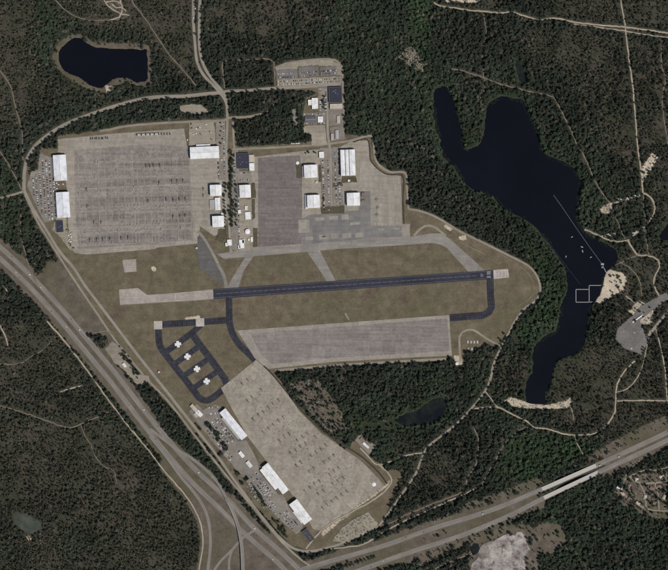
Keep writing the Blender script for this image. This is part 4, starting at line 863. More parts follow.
n = len(wx); o = plant('water_weed', wx, wy, np.full(n, 6), rng.uniform(.35, .9, n), L3(50, 56, 44)[None] * rng.uniform(.5, 1.3, (n, 1)), 'dark weed beds fringing the lake shore', 'water weed')
co = np.zeros(n * 3, np.float32); o.data.vertices.foreach_get('co', co); co[2::3] = -1.35; o.data.vertices.foreach_set('co', co)
_tc = [0]
def tree(x, y, label, group, s=1.0, kind=None):
    k = random.randrange(len(tree_parts)) if kind is None else kind; mc, mt = tree_parts[k]
    e = empty('tree', W(x, y, float(hgt(x, y))), random.random() * 6.28); e.scale = (s, s, s * random.uniform(.85, 1.05))
    link('crown', mc, e); link('trunk', mt, e); tag(e, label, 'tree', group); _tc[0] += 1
ONES = ['', 'first', 'second', 'third', 'fourth', 'fifth', 'sixth', 'seventh', 'eighth', 'ninth', 'tenth', 'eleventh', 'twelfth', 'thirteenth', 'fourteenth', 'fifteenth', 'sixteenth', 'seventeenth', 'eighteenth', 'nineteenth']
def ordw(n): return ONES[n] if n < 20 else {2: 'twent', 3: 'thirt', 4: 'fort'}[n // 10] + ('ieth' if n % 10 == 0 else 'y-' + ONES[n % 10])
def trees(spots, label, group, smin=.65, smax=1.05, order=False):
    for i, (x, y) in enumerate(sorted(spots, key=lambda p: p[1]) if order else spots):
        tree(x, y, (ordw(i + 1) + ' ' + label.replace(' tree', ' tree from the top', 1) if ' tree' in label else ordw(i + 1) + ' tree from the top' + label[4:]) if order else label, group, random.uniform(smin, smax))
rn = lambda a: random.uniform(-a, a)
trees([(231.8 + rn(1.6), 152 + i * 2.0 + rn(.8)) for i in range(38)], 'dark green tree in the planted strip between the northern hangar rows', 'trees of the planted strip', .95, 1.35, True)
trees([(225 + rn(1.2), 184 + i * 3.3 + rn(1)) for i in range(14)], 'dark tree just east of the three stacked square hangars', 'trees beside the square hangars', .85, 1.2, True)
trees([(236.2 + rn(.8), 186 + i * 2.6 + rn(1)) for i in range(16)], 'small dark tree along the eastern street of the hangar rows', 'trees along the eastern street', .7, 1.0, True)
trees([(221.5 + rn(1.3), 123 + i * 4 + rn(1)) for i in range(6)], 'tree in the lot beside the wide northern hangar', 'trees beside the wide hangar', .55, .9, True)
for isl, (x, y, n) in enumerate(((208, 424.5, 9), (210, 428, 5), (217, 434, 8), (218.5, 439, 7), (223, 444, 6), (226, 448, 7), (220.5, 454, 4), (199, 427, 2), (238.5, 474, 6), (242.7, 482.6, 3), (247.7, 479.3, 3))):
    trees([(x + rn(1.8), y + rn(1.8)) for _ in range(n)], 'tree in the %s clump from the top of the southern car park' % ordw(isl + 1), 'trees in the %s clump of the southern car park' % ordw(isl + 1), .8, 1.2)
trees([(255 + i * .8 + rn(.7), 488 + i * 1.25 + rn(.7)) for i in range(15)], 'tree in the row along the lower southern car park', 'trees of the lower car park row', .8, 1.15, True)
trees([(x, y) for x, y in in_poly([(273,519),(279,520),(287,531),(288,537),(281,533)], 22)], 'tree in the dark grove at the bottom of the southern car park', 'trees of the dark grove', .7, 1.1)
trees([(x, y) for x, y in in_poly([(610,274),(622,276),(624,290),(612,300),(618,312),(608,316),(602,306),(612,296)], 22)], 'tree standing on the sandy lake beach', 'trees on the beach', .6, 1.0)
trees([(x, y) for x, y in in_poly([(113,341),(120,345),(134,362),(141,374),(137,380),(128,370),(126,362),(118,352)], 24)], 'tree in the clearing between highway and fence road', 'trees of the roadside clearing', .65, 1.05)
trees([(323.6 + rn(1.4), 97 + i * 1.6 + rn(.6)) for i in range(8)], 'tree in the car park beside the white L-shaped building', 'trees of the northern car park', .6, .9, True)
trees([(324 + rn(1), 196 + i * 1.7 + rn(.5)) for i in range(7)], 'tree between the two lower central hangars', 'trees between the central hangars', .6, .9, True)
trees([(307 + rn(2), 152.5 + rn(1.2)) for i in range(4)] + [(314.5 + rn(1.5), 152.5 + rn(1)) for i in range(4)], 'small tree beside the small white block above the central hangars', 'trees above the central hangars', .5, .8)
trees([(x, y) for x, y in in_poly([(622,470),(640,458),(668,452),(668,515),(640,508),(620,492)], 44)], 'tree among the houses in the southeastern corner', 'trees of the housing corner', .55, 1.0)
trees([(504, 333.5), (500, 339.5), (505, 347)], 'lone dark tree beside the patrol road bend', 'trees at the patrol road bend', .9, 1.1)
trees([(x, y) for x, y in in_poly([(628,318),(640,324),(646,333),(652,325),(660,318),(650,305),(636,300),(626,308)], 20)], 'tree on the tan ground beside the grey lake car park', 'trees beside the lake car park', .6, .95)

# ------------------------------------------------------------------ buildings
M['wall_cream'] = plain('cream_metal_wall', lin(196, 188, 172), .08, .3, .6)
M['wall_grey'] = plain('grey_block_wall', lin(150, 146, 140), .1, .3, .8)
M['wall_brown'] = plain('brown_wall', lin(122, 100, 84), .1, .3, .8)
M['door'] = plain('hangar_door_metal', lin(168, 166, 160), .08, .6, .5)
M['dark_door'] = plain('dark_door', lin(62, 62, 66), .1, .6, .5)
M['vent'] = plain('galvanised_vent', lin(170, 172, 174), .1, 1.0, .45, .5)
M['glass'] = plain('window_glass', lin(40, 48, 58), .05, 1, .1, .5)
roofs = {}
def rmat(kind, rot):
    key = (kind, round(rot)); 
    if key in roofs: return roofs[key]
    c, d, a = {'white': (lin(230, 228, 225), lin(168, 162, 154), .7), 'bluewhite': (lin(226, 226, 227), lin(164, 160, 156), .7), 'grey': (lin(168, 165, 160), lin(140, 134, 126), .5),
               'navy': (lin(48, 49, 62), lin(62, 61, 70), .6), 'dark': (lin(58, 57, 62), lin(78, 74, 72), .5), 'brown': (lin(126, 104, 92), lin(104, 86, 76), .5), 'tan': (lin(186, 174, 156), lin(150, 138, 122), .5), 'slate': (lin(92, 90, 94), lin(112, 106, 102), .5)}[kind]
    roofs[key] = roofmat('%s_sheet_roof_%d' % (kind, round(rot)), c, -R(rot), d, a); return roofs[key]
def prism_roof(mb, A, B, h, rise, oh=.5, th=.25):
    """two pitched slabs, ridge along local x"""
    x0, x1, y = -A / 2 - oh, A / 2 + oh, B / 2 + oh; dz = rise * oh / (B / 2)
    for sg in (-1, 1):
        p = [(x0, sg * y, h - dz), (x1, sg * y, h - dz), (x1, 0, h + rise), (x0, 0, h + rise)]
        if sg > 0: p = [p[1], p[0], p[3], p[2]]
        top = [(a, b_, c + th) for a, b_, c in p]; k = len(mb.v); mb.v += p + top
        for f in ((3, 2, 1, 0), (4, 5, 6, 7), (0, 1, 5, 4), (1, 2, 6, 5), (2, 3, 7, 6), (3, 0, 4, 7)): mb.f.append([k + i for i in f]); mb.mi.append(0)
def building(x, y, w, d, rot, h, label, name='hangar', cat='hangar', roof='white', wall='wall_cream', ridge='x', style='gable', pitch=.12, doors=(), lean=(), vents=3, bays=None, group=None, windows=0, dmat='door'):
    """x, y, w, d in picture pixels; rot in degrees; ridge along image x or y"""
    if ridge == 'y': w, d, rot = d, w, rot + 90
    e = empty(name, W(x, y, 0), R(rot)); tag(e, label, cat, group); A, B = w * S, d * S; rise = B / 2 * pitch if style == 'gable' else .0
    z0 = 0.0
    mb = MB(); mb.box(-A / 2, A / 2, -B / 2, B / 2, z0, h)
    if style == 'gable' and bays is None:
        for sx in (-A / 2 + .02, A / 2 - .02):
            mb.face([(sx, -B / 2, h), (sx, B / 2, h), (sx, 0, h + rise)] if sx > 0 else [(sx, B / 2, h), (sx, -B / 2, h), (sx, 0, h + rise)])
    mb.build('wall', M[wall], e)
    rm = rmat(roof, rot)
    if style == 'gable' and bays is None:
        mb = MB(); prism_roof(mb, A, B, h, rise); ro = mb.build('roof', rm, e)
        if vents:
            mb = MB(); mb.box(-A * .46, A * .46, -.45, .45, h + rise + .1, h + rise + .65); mb.build('ridge_vent', M['vent'], ro)
            for k in range(vents):
                xx = (-.5 + (k + .5) / vents) * A * .9; mb = MB(); yy = B * .22 * (1 if k % 2 else -1); zz = h + rise * (1 - abs(yy) / (B / 2))
                mb.tube((xx, yy, zz), (xx, yy, zz + 1.1), .55, .55, 8); mb.tube((xx, yy, zz + 1.1), (xx, yy, zz + 1.4), .8, .3, 8); mb.build('roof_vent', M['vent'], ro)
    elif bays is not None:
        t0 = -B / 2
        for fr in bays:
            bw = B * fr; mb = MB(); prism_roof(mb, A, bw - 3.2, h, (bw - 3.2) / 2 * pitch, .3); o = mb.build('roof', rm, e); o.location = (0, t0 + bw / 2, 0); t0 += bw
        mb = MB(); mb.box(-A / 2 + .1, A / 2 - .1, -B / 2 + .1, B / 2 - .1, h, h + .05); mb.build('valley_gutter', rmat('slate', rot), e)
    else:
        mb = MB(); mb.box(-A / 2 + .3, A / 2 - .3, -B / 2 + .3, B / 2 - .3, h, h + .15); ro = mb.build('roof', rm, e)
        mb = MB()
        for (a0, a1, b0, b1) in ((-A / 2 - .1, A / 2 + .1, -B / 2 - .1, -B / 2 + .3), (-A / 2 - .1, A / 2 + .1, B / 2 - .3, B / 2 + .1), (-A / 2 - .1, -A / 2 + .3, -B / 2 + .3, B / 2 - .3), (A / 2 - .3, A / 2 + .1, -B / 2 + .3, B / 2 - .3)): mb.box(a0, a1, b0, b1, h - .2, h + .6)
        mb.build('parapet', M[wall], e)
        for k in range(vents):
            mb = MB(); xx = rn(A * .33); yy = rn(B * .3); mb.box(xx - 1.1, xx + 1.1, yy - .8, yy + .8, h + .15, h + 1.35); mb.tube((xx, yy, h + 1.35), (xx, yy, h + 1.5), .6, .6, 8); mb.build('air_unit', M['vent'], ro)
    for sd_ in doors:
        ax, sg = sd_[0], 1 if sd_[1] == '+' else -1; Ln = (B if ax == 'x' else A) * .86; nl = max(2, int(Ln / 7)); hd = h * .84
        for k in range(nl):
            a0 = -Ln / 2 + k * Ln / nl; a1 = a0 + Ln / nl - .12; off = .08 + .16 * (k % 2); mb = MB()
            if ax == 'x': xx = sg * A / 2; mb.box(min(xx + sg * off, xx + sg * (off + .14)), max(xx + sg * off, xx + sg * (off + .14)), a0, a1, .1, hd)
            else: yy = sg * B / 2; mb.box(a0, a1, min(yy + sg * off, yy + sg * (off + .14)), max(yy + sg * off, yy + sg * (off + .14)), .1, hd)
            mb.build('door_leaf', M[dmat], e)
    for (side, dep, ln, offs, lh, lmat) in lean:
        dep, ln, offs = dep * S, ln * S, offs * S; ax, sg = side[0], 1 if side[1] == '+' else -1; mb = MB()
        e0 = (A if ax == 'x' else B) / 2
        pr = [(e0 + .05, 0), (e0 + dep, 0), (e0 + dep, lh - .9), (e0 + .05, lh)]
        rings = []
        for t in (offs - ln / 2, offs + ln / 2):
            rings.append([(sg * u, t, v) if ax == 'x' else (t, sg * u, v) for u, v in pr])
        mb.loft(rings); lo = mb.build('lean_to', M[wall], e)
        pr = [(e0 - .02, lh + .02), (e0 + dep + .4, lh - .98), (e0 + dep + .4, lh - .78), (e0 - .02, lh + .22)]; mb = MB()
        mb.loft([[(sg * u, t, v) if ax == 'x' else (t, sg * u, v) for u, v in pr] for t in (offs - ln / 2 - .3, offs + ln / 2 + .3)]); mb.build('lean_to_roof', rmat(lmat, rot), lo)
    for k in range(windows):
        mb = MB(); xx = (-.5 + (k + .5) / windows) * A; mb.box(xx - .7, xx + .7, -B / 2 - .06, -B / 2 + .02, 1.1, 2.4); mb.build('window', M['glass'], e)
    return e
HB = building
HB(60.6, 168, 12.6, 25.5, 3.5, 13, 'long white-roofed hangar nearest the northwest corner of the big apron', ridge='y', doors=('y-',), lean=(('y+', 1.6, 20, 1.0, 5, 'bluewhite'),), roof='bluewhite', vents=5)
HB(63.6, 205, 12.8, 25.3, 3.5, 13, 'long white-roofed hangar on the west, below its twin', ridge='y', doors=('y-',), lean=(('y+', 1.4, 18, -1.0, 5, 'bluewhite'),), roof='bluewhite', vents=5)
HB(60, 226.5, 7.0, 11.5, 4, 6, 'dark navy-roofed building at the southwestern corner of the big apron', 'workshop', 'building', 'navy', 'wall_grey', style='flat', vents=2, doors=('y+',))
HB(204.8, 152.8, 28.5, 11.6, 2.5, 13.5, 'very wide white-roofed hangar at the northeast of the big apron', doors=('y-',), lean=(('y+', 2.6, 14, -1.2, 6, 'white'),), vents=6)
HB(216, 190.5, 11.2, 10.7, 2.5, 14, 'square white-roofed hangar, top of the three stacked beside the western street', ridge='y', doors=('y+',), lean=(('y-', .6, 8, 0, 4, 'grey'),))
HB(217.8, 204, 5.0, 12, 2.5, 8, 'narrow white-roofed hall with grey lean-to between two square hangars', 'hall', 'building', ridge='y', doors=('y-',), lean=(('y+', 5.4, 9, -.2, 5, 'grey'),), vents=2)
HB(218.4, 221.6, 11.4, 10.7, 2.5, 14, 'square white-roofed hangar, lowest of the three beside the western street', ridge='y', doors=('y+',), lean=(('y-', .6, 8, 0, 4, 'grey'),))
HB(245.3, 191.5, 11, 12.6, 2.5, 14, 'square white-roofed hangar on the west edge of the mauve apron', ridge='y', doors=('y-',), lean=(('y+', 2.0, 14, 0, 6, 'grey'),))
HB(243.3, 161, 11.4, 15.5, 1.5, 8, 'navy-roofed block at the northwest corner of the mauve apron', 'headquarters_block', 'building', 'navy', 'wall_grey', style='flat', vents=4, windows=8)
HB(251.8, 158.6, 5, 7.4, 1.5, 6.5, 'white annex at the upper side of the navy-roofed block', 'annex', 'building', 'tan', 'wall_cream', style='flat', vents=1)
HB(252, 167, 5, 7.6, 1.5, 6, 'white annex at the lower side of the navy-roofed block', 'annex', 'building', 'white', 'wall_cream', style='flat', vents=1)
HB(310.8, 171.5, 13.0, 12.6, 2.5, 14, 'white-roofed square hangar on the east edge of the mauve apron, upper one', ridge='y', doors=('y+',), lean=(('y+', 1.8, 11, 0, 6, 'white'),))
HB(313.6, 201.6, 12.4, 12.6, 2.5, 14, 'white-roofed square hangar on the east edge of the mauve apron, lower one', ridge='y', doors=('y+',), lean=(('y+', 2.0, 14, 0, 6, 'white'),))
HB(348, 162.8, 15.2, 25.7, 2.0, 14, 'large hangar with three parallel white roofs beside the eastern apron', ridge='y', bays=(.42, .26, .32), doors=('y-',))
HB(353.3, 199.4, 12.6, 12.6, 2.0, 14, 'white-roofed square hangar at the blue-grey ramp beside eastern apron', ridge='y', doors=('y-',), lean=(('y+', 1.4, 10, 0, 6, 'grey'),))
HB(363.3, 194.6, 3.4, 4, 2.0, 5, 'brown-roofed shed beside the ramp hangar, upper of the pair', 'shed', 'shed', 'brown', 'wall_brown', style='flat', vents=0)
HB(363.3, 200.8, 3.4, 1.8, 2.0, 4, 'brown-roofed shed beside the ramp hangar, lower of the pair', 'shed', 'shed', 'brown', 'wall_brown', style='flat', vents=0)
HB(321.6, 155, 4.8, 6.2, 2.5, 6, 'small bright white block above the central hangars', 'block', 'building', 'white', style='flat', vents=2, windows=3)
HB(295.2, 142.6, 8.4, 2.4, 2, 5, 'long narrow white shed beside the woods edge', 'shed', 'shed', 'white', vents=1)
HB(335.4, 95, 13, 15.6, 1.5, 9, 'large navy-roofed building in the north compound', 'barracks', 'building', 'navy', 'wall_grey', style='flat', vents=6, windows=9)
HB(336.2, 106.4, 12.4, 4.8, 1.5, 8, 'tan-roofed wing below the northern navy roof', 'wing', 'building', 'tan', style='flat', vents=2)
HB(315, 103.6, 6.2, 11, 1.5, 7, 'bright white-roofed main wing of the L-shaped northern building', 'main_wing', 'building', 'white', style='flat', vents=3)
HB(310, 102.6, 3.8, 5.4, 1.5, 6, 'bright white side wing of the L-shaped northern building', 'side_wing', 'building', 'white', style='flat', vents=1)
HB(320.4, 119.6, 5.2, 6, 1.5, 6, 'small white square building in the north compound', 'block', 'building', 'white', style='flat', vents=2)
HB(310.4, 119.6, 11, 6.4, 1.5, 6, 'dark slate-roofed building beside the small white block', 'barracks', 'building', 'slate', 'wall_grey', vents=2)
HB(338.4, 119.6, 2.8, 7, 1.5, 5, 'narrow cream building at the east edge of the north compound', 'shed', 'shed', 'tan', ridge='y', vents=1)
HB(337, 134.5, 3, 8.5, 1.5, 5, 'grey-roofed narrow block beside the compound lane', 'block', 'building', 'grey', 'wall_grey', ridge='y', vents=1)
HB(332.2, 137, 2.4, 6.5, 1.5, 5, 'small grey-roofed hut beside the compound street', 'hut', 'building', 'grey', 'wall_grey', ridge='y', vents=1)
SM = [(239.6,211.8,2.9,3.6,'hut','tiny white hut left of the pair beside the mauve apron'), (246.4,208,3,4,'hut','tiny white hut above the medium white block'), (248,215.8,5.6,7.4,'block','medium white block in the yard beside the mauve apron'),
      (222.4,213.8,2.4,2.4,'hut','tiny white hut on the corner of the lowest square hangar'), (229.6,242.6,4.6,6.0,'block','white block at the southern end of the western street'), (226.6,244.6,2.4,3.4,'hut','white hut leaning against the block at the street end'),
      (241.8,244,5,8.6,'block','stepped white block at the southern end of the tree strip'), (239.3,247,2.2,4,'hut','white hut beside the stepped white block'), (243.6,241,2.6,4,'hut','white hut above the stepped white block'), (249,239.8,2.2,2.4,'hut','small white hut near the mauve apron corner, left of two'), (252,239.4,2.2,5,'hut','small white hut near the mauve apron corner, right of two'),
      (349,180.8,2.2,2.2,'hut','small white hut below the triple-roofed hangar'), (196.7,248.2,1.6,1.6,'hut','tiny white hut at the southeast corner of the big apron'), (159,372,1.7,1.7,'hut','tiny white hut beside the fence road bend'), (124.7,365.2,2.6,4.8,'shed','white shed in the roadside clearing'),
      (316.6,182.2,2,1.6,'hut','tiny white hut below the upper hangar on the mauve apron')]
for x, y, w, d, nm, lab in SM: HB(x, y, w, d, 3 if nm != 'shed' else 40, 4.5, lab, nm, 'building', 'white', style='flat', vents=1, windows=2)
HB(233.7, 424, 35, 7.2, -51, 13, 'long white-roofed hangar, uppermost of three beside the southern apron', doors=('y+',), lean=(('y-', 2.4, 27, 1.5, 6, 'grey'),), vents=6, roof='bluewhite')
HB(275.5, 478.2, 34, 7.3, -52, 13, 'long white-roofed hangar, middle of three beside the southern apron', doors=('y+',), lean=(('y-', 3.6, 25, -3.5, 7, 'white'),), vents=6)
HB(300.6, 511.4, 25, 9.4, -53, 14, 'wide white-roofed hangar, lowest of three beside the southern apron', doors=('y+',), lean=(('y-', 1.6, 14, 3, 5, 'white'),), vents=5)
HB(308.2, 535.2, 13.4, 6.6, -53, 6, 'dark-roofed building below the lowest southern hangar', 'workshop', 'building', 'dark', 'wall_grey', style='flat', vents=3)
HB(241.6, 454.4, 6.4, 3.0, -50, 5, 'small white shed between two southern hangars, upper', 'shed', 'shed', 'white', vents=1)
HB(249.2, 464.2, 6.6, 3.2, -50, 5, 'small white shed between two southern hangars, lower', 'shed', 'shed', 'white', vents=1)
HB(195, 409, 11, 3.2, -47, 5, 'long pale shed north of the southern car park', 'shed', 'shed', 'tan', vents=2)
HB(199.5, 413.5, 7, 4, -47, 5.5, 'white block beside the long pale shed', 'block', 'building', 'white', style='flat', vents=3)
HB(196, 415, 4.5, 2.6, -47, 4, 'grey shed behind the white block', 'shed', 'shed', 'grey', vents=0)
HB(366, 445.4, 7.4, 1.9, -43, 4.5, 'lone narrow white shed on the brown pad east of southern apron', 'shed', 'shed', 'white', vents=1)
HB(364.5, 441, 10, 4.5, -43, 4.2, 'brown-roofed hall on the pad beside the lone white shed', 'hall', 'building', 'brown', 'wall_brown', style='flat', vents=2)
HB(637.5, 318.7, 12.5, 1.0, 36, 3.5, 'narrow white canopy along the edge of the lake car park', 'canopy', 'canopy', 'white', vents=0)
HB(619.2, 487.6, 5, 2.6, -25, 4.5, 'bright white-roofed house at the western end of the housing corner', 'house', 'house', 'white', vents=0, windows=3, pitch=.35, doors=())
for i, (x, y, a) in enumerate([(622.4,493.5,-60),(641,467,20),(648.5,472.5,70),(655,464,15),(661,476,40),(652,488,-20),(645,497,75),(659,486,10),(638,503,-30),(655,503,-5),(664,497,60),(630,499,-35),(636,479,30),(629,486,70),(663,462,10)]):
    HB(x, y, 4.2, 2.7, a, 3.2, 'small house with a brown roof among trees in the southeastern corner' if i % 2 else 'small house with a pale roof among trees in the southeastern corner', 'house', 'house', 'brown' if i % 2 else 'tan', 'wall_cream', vents=0, windows=3, pitch=.45, group='brown-roofed houses of the corner' if i % 2 else 'pale-roofed houses of the corner')
# storage tanks
def tank(x, y, r, h, label):
    e = empty('storage_tank', W(x, y)); tag(e, label, 'tank'); r *= S; mb = MB(); mb.tube((0, 0, 0), (0, 0, h), r, r, 28); mb.build('shell', M['wall_cream'], e)
    mb = MB(); mb.tube((0, 0, h), (0, 0, h + r * .16), r * 1.02, r * .08, 28); mb.build('roof', rmat('white', 0), e)
    mb = MB(); mb.tube((r + .1, 0, 0), (r + .1, 0, h + .6), .12, .12, 6); mb.tube((r + .1, .5, 0), (r + .1, .5, h + .6), .12, .12, 6)
    for k in range(int(h / .5)): mb.tube((r + .1, 0, .3 + k * .5), (r + .1, .5, .3 + k * .5), .05, .05, 4)
    mb.build('ladder', M['vent'], e)
tank(247.7, 231.6, 2.5, 7, 'round white storage tank in the yard beside the mauve apron')
tank(456.8, 363.6, 1.5, 6, 'small round white tank at the end of the hooked lane')
tank(374, 484.4, 2.0, 1.2, 'low round pale tank at the corner of the southern apron')
tank(297.5, 163, 1.6, 3, 'pale round tank beside the upper hangar of the mauve apron')
for pts, lab in [([(342,176.5),(356,176),(357,182),(342,183)], 'dark turf bed below the triple-roofed hangar'), ([(296,165),(302.5,164),(303,178),(297,178)], 'dark turf bed beside the upper hangar on the mauve apron'), ([(251.5,199),(254.8,199),(255,218),(252,220)], 'narrow turf bed beside the small white huts'), ([(253,228),(257.6,228),(257.6,247),(253,247)], 'turf bed at the lower west edge of the mauve apron'),
      ([(333,183),(342,182),(343,186),(333,187)], 'dark turf bed across the long central car park'), ([(251.5,183),(255,183),(256,198),(251.5,198)], 'turf bed beside the hangar on the west of the mauve apron'), ([(219,229),(226,229),(227,237),(222,243),(216,240)], 'turf bed below the lowest square hangar'), ([(318.5,165),(321,165),(322,182),(319,182)], 'narrow turf bed right of the upper hangar on the mauve apron'), ([(321,207),(344,205.5),(344.5,213.5),(321,214)], 'turf border between the car parks and the ramp')]:
    sheet('turf_bed', wob(pts, .35), M['turf'], lab, 'turf bed')
# small square revetment slabs next to the hooked lane
for i in range(7):
    x, y = (467 + (i % 4) * 3.2, 342 if i < 4 else 349); x = x if i < 4 else 467.5 + (i - 4) * 3.6
    sheet('storage_slab', [(x, y - 1.2), (x + 1.6, y - 1.3), (x + 1.7, y + 1.4), (x + .1, y + 1.5)], M['pad'], 'small pale storage slab beside the hooked lane', 'slab', kind='thing', group='storage slabs by the hooked lane')

# ------------------------------------------------------------------ bridges and flyover
def offset_line(pts, d):
    P = [np.array(p, float) for p in pts]; out = []
    for i in range(len(P)):
        t = P[min(i + 1, len(P) - 1)] - P[max(i - 1, 0)]; t /= np.hypot(*t); out.append(tuple(P[i] + d * np.array((-t[1], t[0]))))
    return out
def bridge(pts, w, z0, label, zs, mat=None):
    e = empty('bridge', W(pts[0][0], pts[0][1])); tag(e, label, 'bridge'); C = catmull(pts) if len(pts) > 2 else [tuple(np.array(pts[0]) + (np.array(pts[1]) - np.array(pts[0])) * k / 8) for k in range(9)]
    def sub(nm, C_, ww, m, zf, sk):
        o = ribbon(nm, C_, ww, m, parent=e, smooth=False, blk=0, zs=zf, skirt=sk); o.matrix_parent_inverse = Matrix.Translation(-e.location); return o
    sub('deck', C, w, mat or M['bridge'], zs, 1.3)
    for sg in (-1, 1): sub('parapet', offset_line(C, sg * (w / 2 - .12)), .18, M['bridge'], lambda t: zs(t) + 1.0, .98)
    for k in range(1, len(C) - 1, max(1, len(C) // 7)):
        x, y = C[k]; g = float(hgt(x, y)); zt = zs(k / (len(C) - 1)) - 1.3
        if zt - g < 1.5: continue
        d = np.array(C[k + 1]) - np.array(C[k - 1]); d /= np.hypot(*d); nrm = Vector((d[1], d[0], 0)); c = W(x, y) - e.location; mb = MB()
        for s_ in (-.3, .3): mb.tube(c + nrm * s_ * w * S + Vector((0, 0, g - .5)), c + nrm * s_ * w * S + Vector((0, 0, zt)), .7, .7, 8)
        mb.tube(c - nrm * .45 * w * S + Vector((0, 0, zt - .5)), c + nrm * .45 * w * S + Vector((0, 0, zt - .5)), .6, .6, 6); mb.build('pier', M['bridge'], e)
bridge([(542,489.4),(596,465.6)], 4.4, 1, 'northern pale concrete highway bridge over the wooded creek', lambda t: 1.35)
bridge([(544,498),(598,472.5)], 4.4, 1, 'southern pale concrete highway bridge over the wooded creek', lambda t: 1.35)
fly = [(226.5,498),(231,507),(235,516.6),(238,525),(240,534),(241.5,543),(242.3,552),(243,570),(243,600)]
bridge(fly, 3.2, 1, 'curving flyover bridge crossing above the diagonal highway', lambda t: 7.4, M['ramp'])
ribbon('flyover_approach', [(211,475),(217,481),(223,491),(227.4,499.6)], 3.2, M['ramp'], 'rising walled approach to the curving flyover', 'road', zs=lambda t: .95 + 6.4 * sst(np.array(t), 0, 1), skirt=8.2)

# ------------------------------------------------------------------ aircraft
M['heli'] = plain('olive_drab_paint', lin(52, 52, 46), .15, 1.5, .6)
M['rotor'] = plain('rotor_black', lin(40, 40, 42), .1, 2, .6)
M['plane'] = plain('light_grey_paint', lin(120, 118, 114), .1, 1.5, .5)
def ringpts(x, w, h, zc, n=8): return [(x, w * math.cos(2 * math.pi * i / n), zc + h * math.sin(2 * math.pi * i / n)) for i in range(n)]
mb = MB(); mb.loft([ringpts(6.6, .15, .2, 1.5), ringpts(6.0, .75, .7, 1.6), ringpts(4.6, 1.15, 1.1, 1.8), ringpts(1, 1.2, 1.2, 1.9), ringpts(-2, 1.05, 1.05, 2.0), ringpts(-3.6, .6, .6, 2.2)])
mb.loft([ringpts(2.2, .3, .2, 3.0), ringpts(1.4, .9, .5, 3.1), ringpts(-2.0, .9, .5, 3.1), ringpts(-3.2, .4, .3, 2.9)])
for s_ in (-1, 1): mb.tube((2.6, s_ * 1.1, .95), (2.6, s_ * 1.5, .4), .12, .12, 5); mb.tube((2.6, s_ * 1.4, .4), (2.6, s_ * 1.75, .4), .4, .4, 8)
mb.tube((-7.2, -.15, .35), (-7.2, .15, .35), .35, .35, 8); mb.tube((-7.2, 0, .5), (-6.8, 0, 1.8), .1, .1, 5)
me_fus = mb.mesh('helicopter', [M['heli']])
mb = MB(); mb.loft([ringpts(-3.3, .62, .6, 2.2), ringpts(-8.6, .28, .32, 2.5)]); mb.loft([[(-8.2, -.12, 2.3), (-8.9, -.12, 2.3), (-8.9, .12, 2.3), (-8.2, .12, 2.3)], [(-9.4, -.08, 4.6), (-10, -.08, 4.6), (-10, .08, 4.6), (-9.4, .08, 4.6)]]); mb.box(-8.9, -7.8, -2.1, 2.1, 2.5, 2.65)
me_tail = mb.mesh('tail_boom', [M['heli']])
mb = MB(); mb.tube((0, 0, 3.4), (0, 0, 4.2), .2, .2, 8); mb.tube((0, 0, 4.0), (0, 0, 4.25), .55, .45, 8)
for k in range(4): mb.box(.5, 8.1, -.24, .24, 4.1, 4.18, 0, Matrix.Rotation(math.pi / 4 + k * math.pi / 2, 4, 'Z'))
me_rot = mb.mesh('main_rotor', [M['rotor']])
mb = MB(); mb.tube((-9.6, .1, 4.2), (-9.6, .5, 4.2), .15, .15, 6)
for k in range(4):
    a = k * math.pi / 2 + .4; mb.tube((-9.6, .45, 4.2), (-9.6 + 1.5 * math.cos(a), .45, 4.2 + 1.5 * math.sin(a)), .12, .1, 4)
me_tr = mb.mesh('tail_rotor', [M['rotor']])
def helicopter(x, y, hd, label, group, z=.3):
    o = link('helicopter', me_fus); o.location = W(x, y, z); o.rotation_euler = (0, 0, hd); o.scale = (.86, .86, .86); tag(o, label, 'helicopter', group)
    r_ = link('main_rotor', me_rot, o); r_.rotation_euler = (0, 0, random.random() * 1.5); link('tail_boom', me_tail, o); link('tail_rotor', me_tr, o)
ORD = ['first', 'second', 'third', 'fourth', 'fifth', 'sixth', 'seventh', 'eighth', 'ninth', 'tenth', 'eleventh', 'twelfth', 'thirteenth', 'fourteenth']
def heli_rows(rows, hd, where):
    for ri, row in enumerate(rows):
        for ci_, (x, y) in enumerate(sorted(row)):
            helicopter(x + rn(.25), y + rn(.25), hd + rn(.12), '%s dark helicopter from the west in the %s row of the %s' % (ORD[ci_], ORD[ri], where), 'helicopters on the %s' % where)
heli_rows([[(146,165.2),(149.7,165),(153.4,164.8),(159.4,164.6)], [(158.7,182.4),(171.4,181),(177,180.4),(183,180)], [(86.5,189)], [(148,200.2),(166,198.9),(173,199),(179,198.7),(185,198.5)], [(87,205.6)], [(93.6,222),(101,221.6)], [(173,216),(179.6,215.6),(185,215)],
           [(90,239.2),(96.5,239),(102.5,239),(109.5,238.6),(121,237.6),(128,237)]], R(93), 'big western apron')
heli_rows([[(203,188.2),(203.2,195)]], R(90), 'square hangar strip')
srows = [[(246.9,379.4),(242,383.5)], [(261.4,389.5),(251.6,397),(247,400.4)], [(277.8,399.5),(272.6,403.7),(267.8,407),(262.9,411.2),(258,414.5),(252.7,419)], [(283,417.2),(278.6,421),(273.4,424.6),(268.4,428),(263.2,431.7)], [(289,433.6),(284,436),(279.4,440.4)]]
u0 = np.array((.83, -.56)); v0 = np.array((.61, .79))
for r_, (sx, sy, n, gaps) in enumerate([(297,439.6,3,()), (290.5,453,6,(4,)), (296,465,7,(2,)), (304,474.5,7,(0,3)), (304.5,490.5,8,(4,)), (318,493.5,6,(2,)), (322,507.5,6,())]):
    srows.append([tuple(np.array((sx, sy)) + u0 * 5.9 * k + v0 * rn(.5)) for k in range(n) if k not in gaps])
heli_rows(srows, R(-51) + math.pi, 'southern apron')
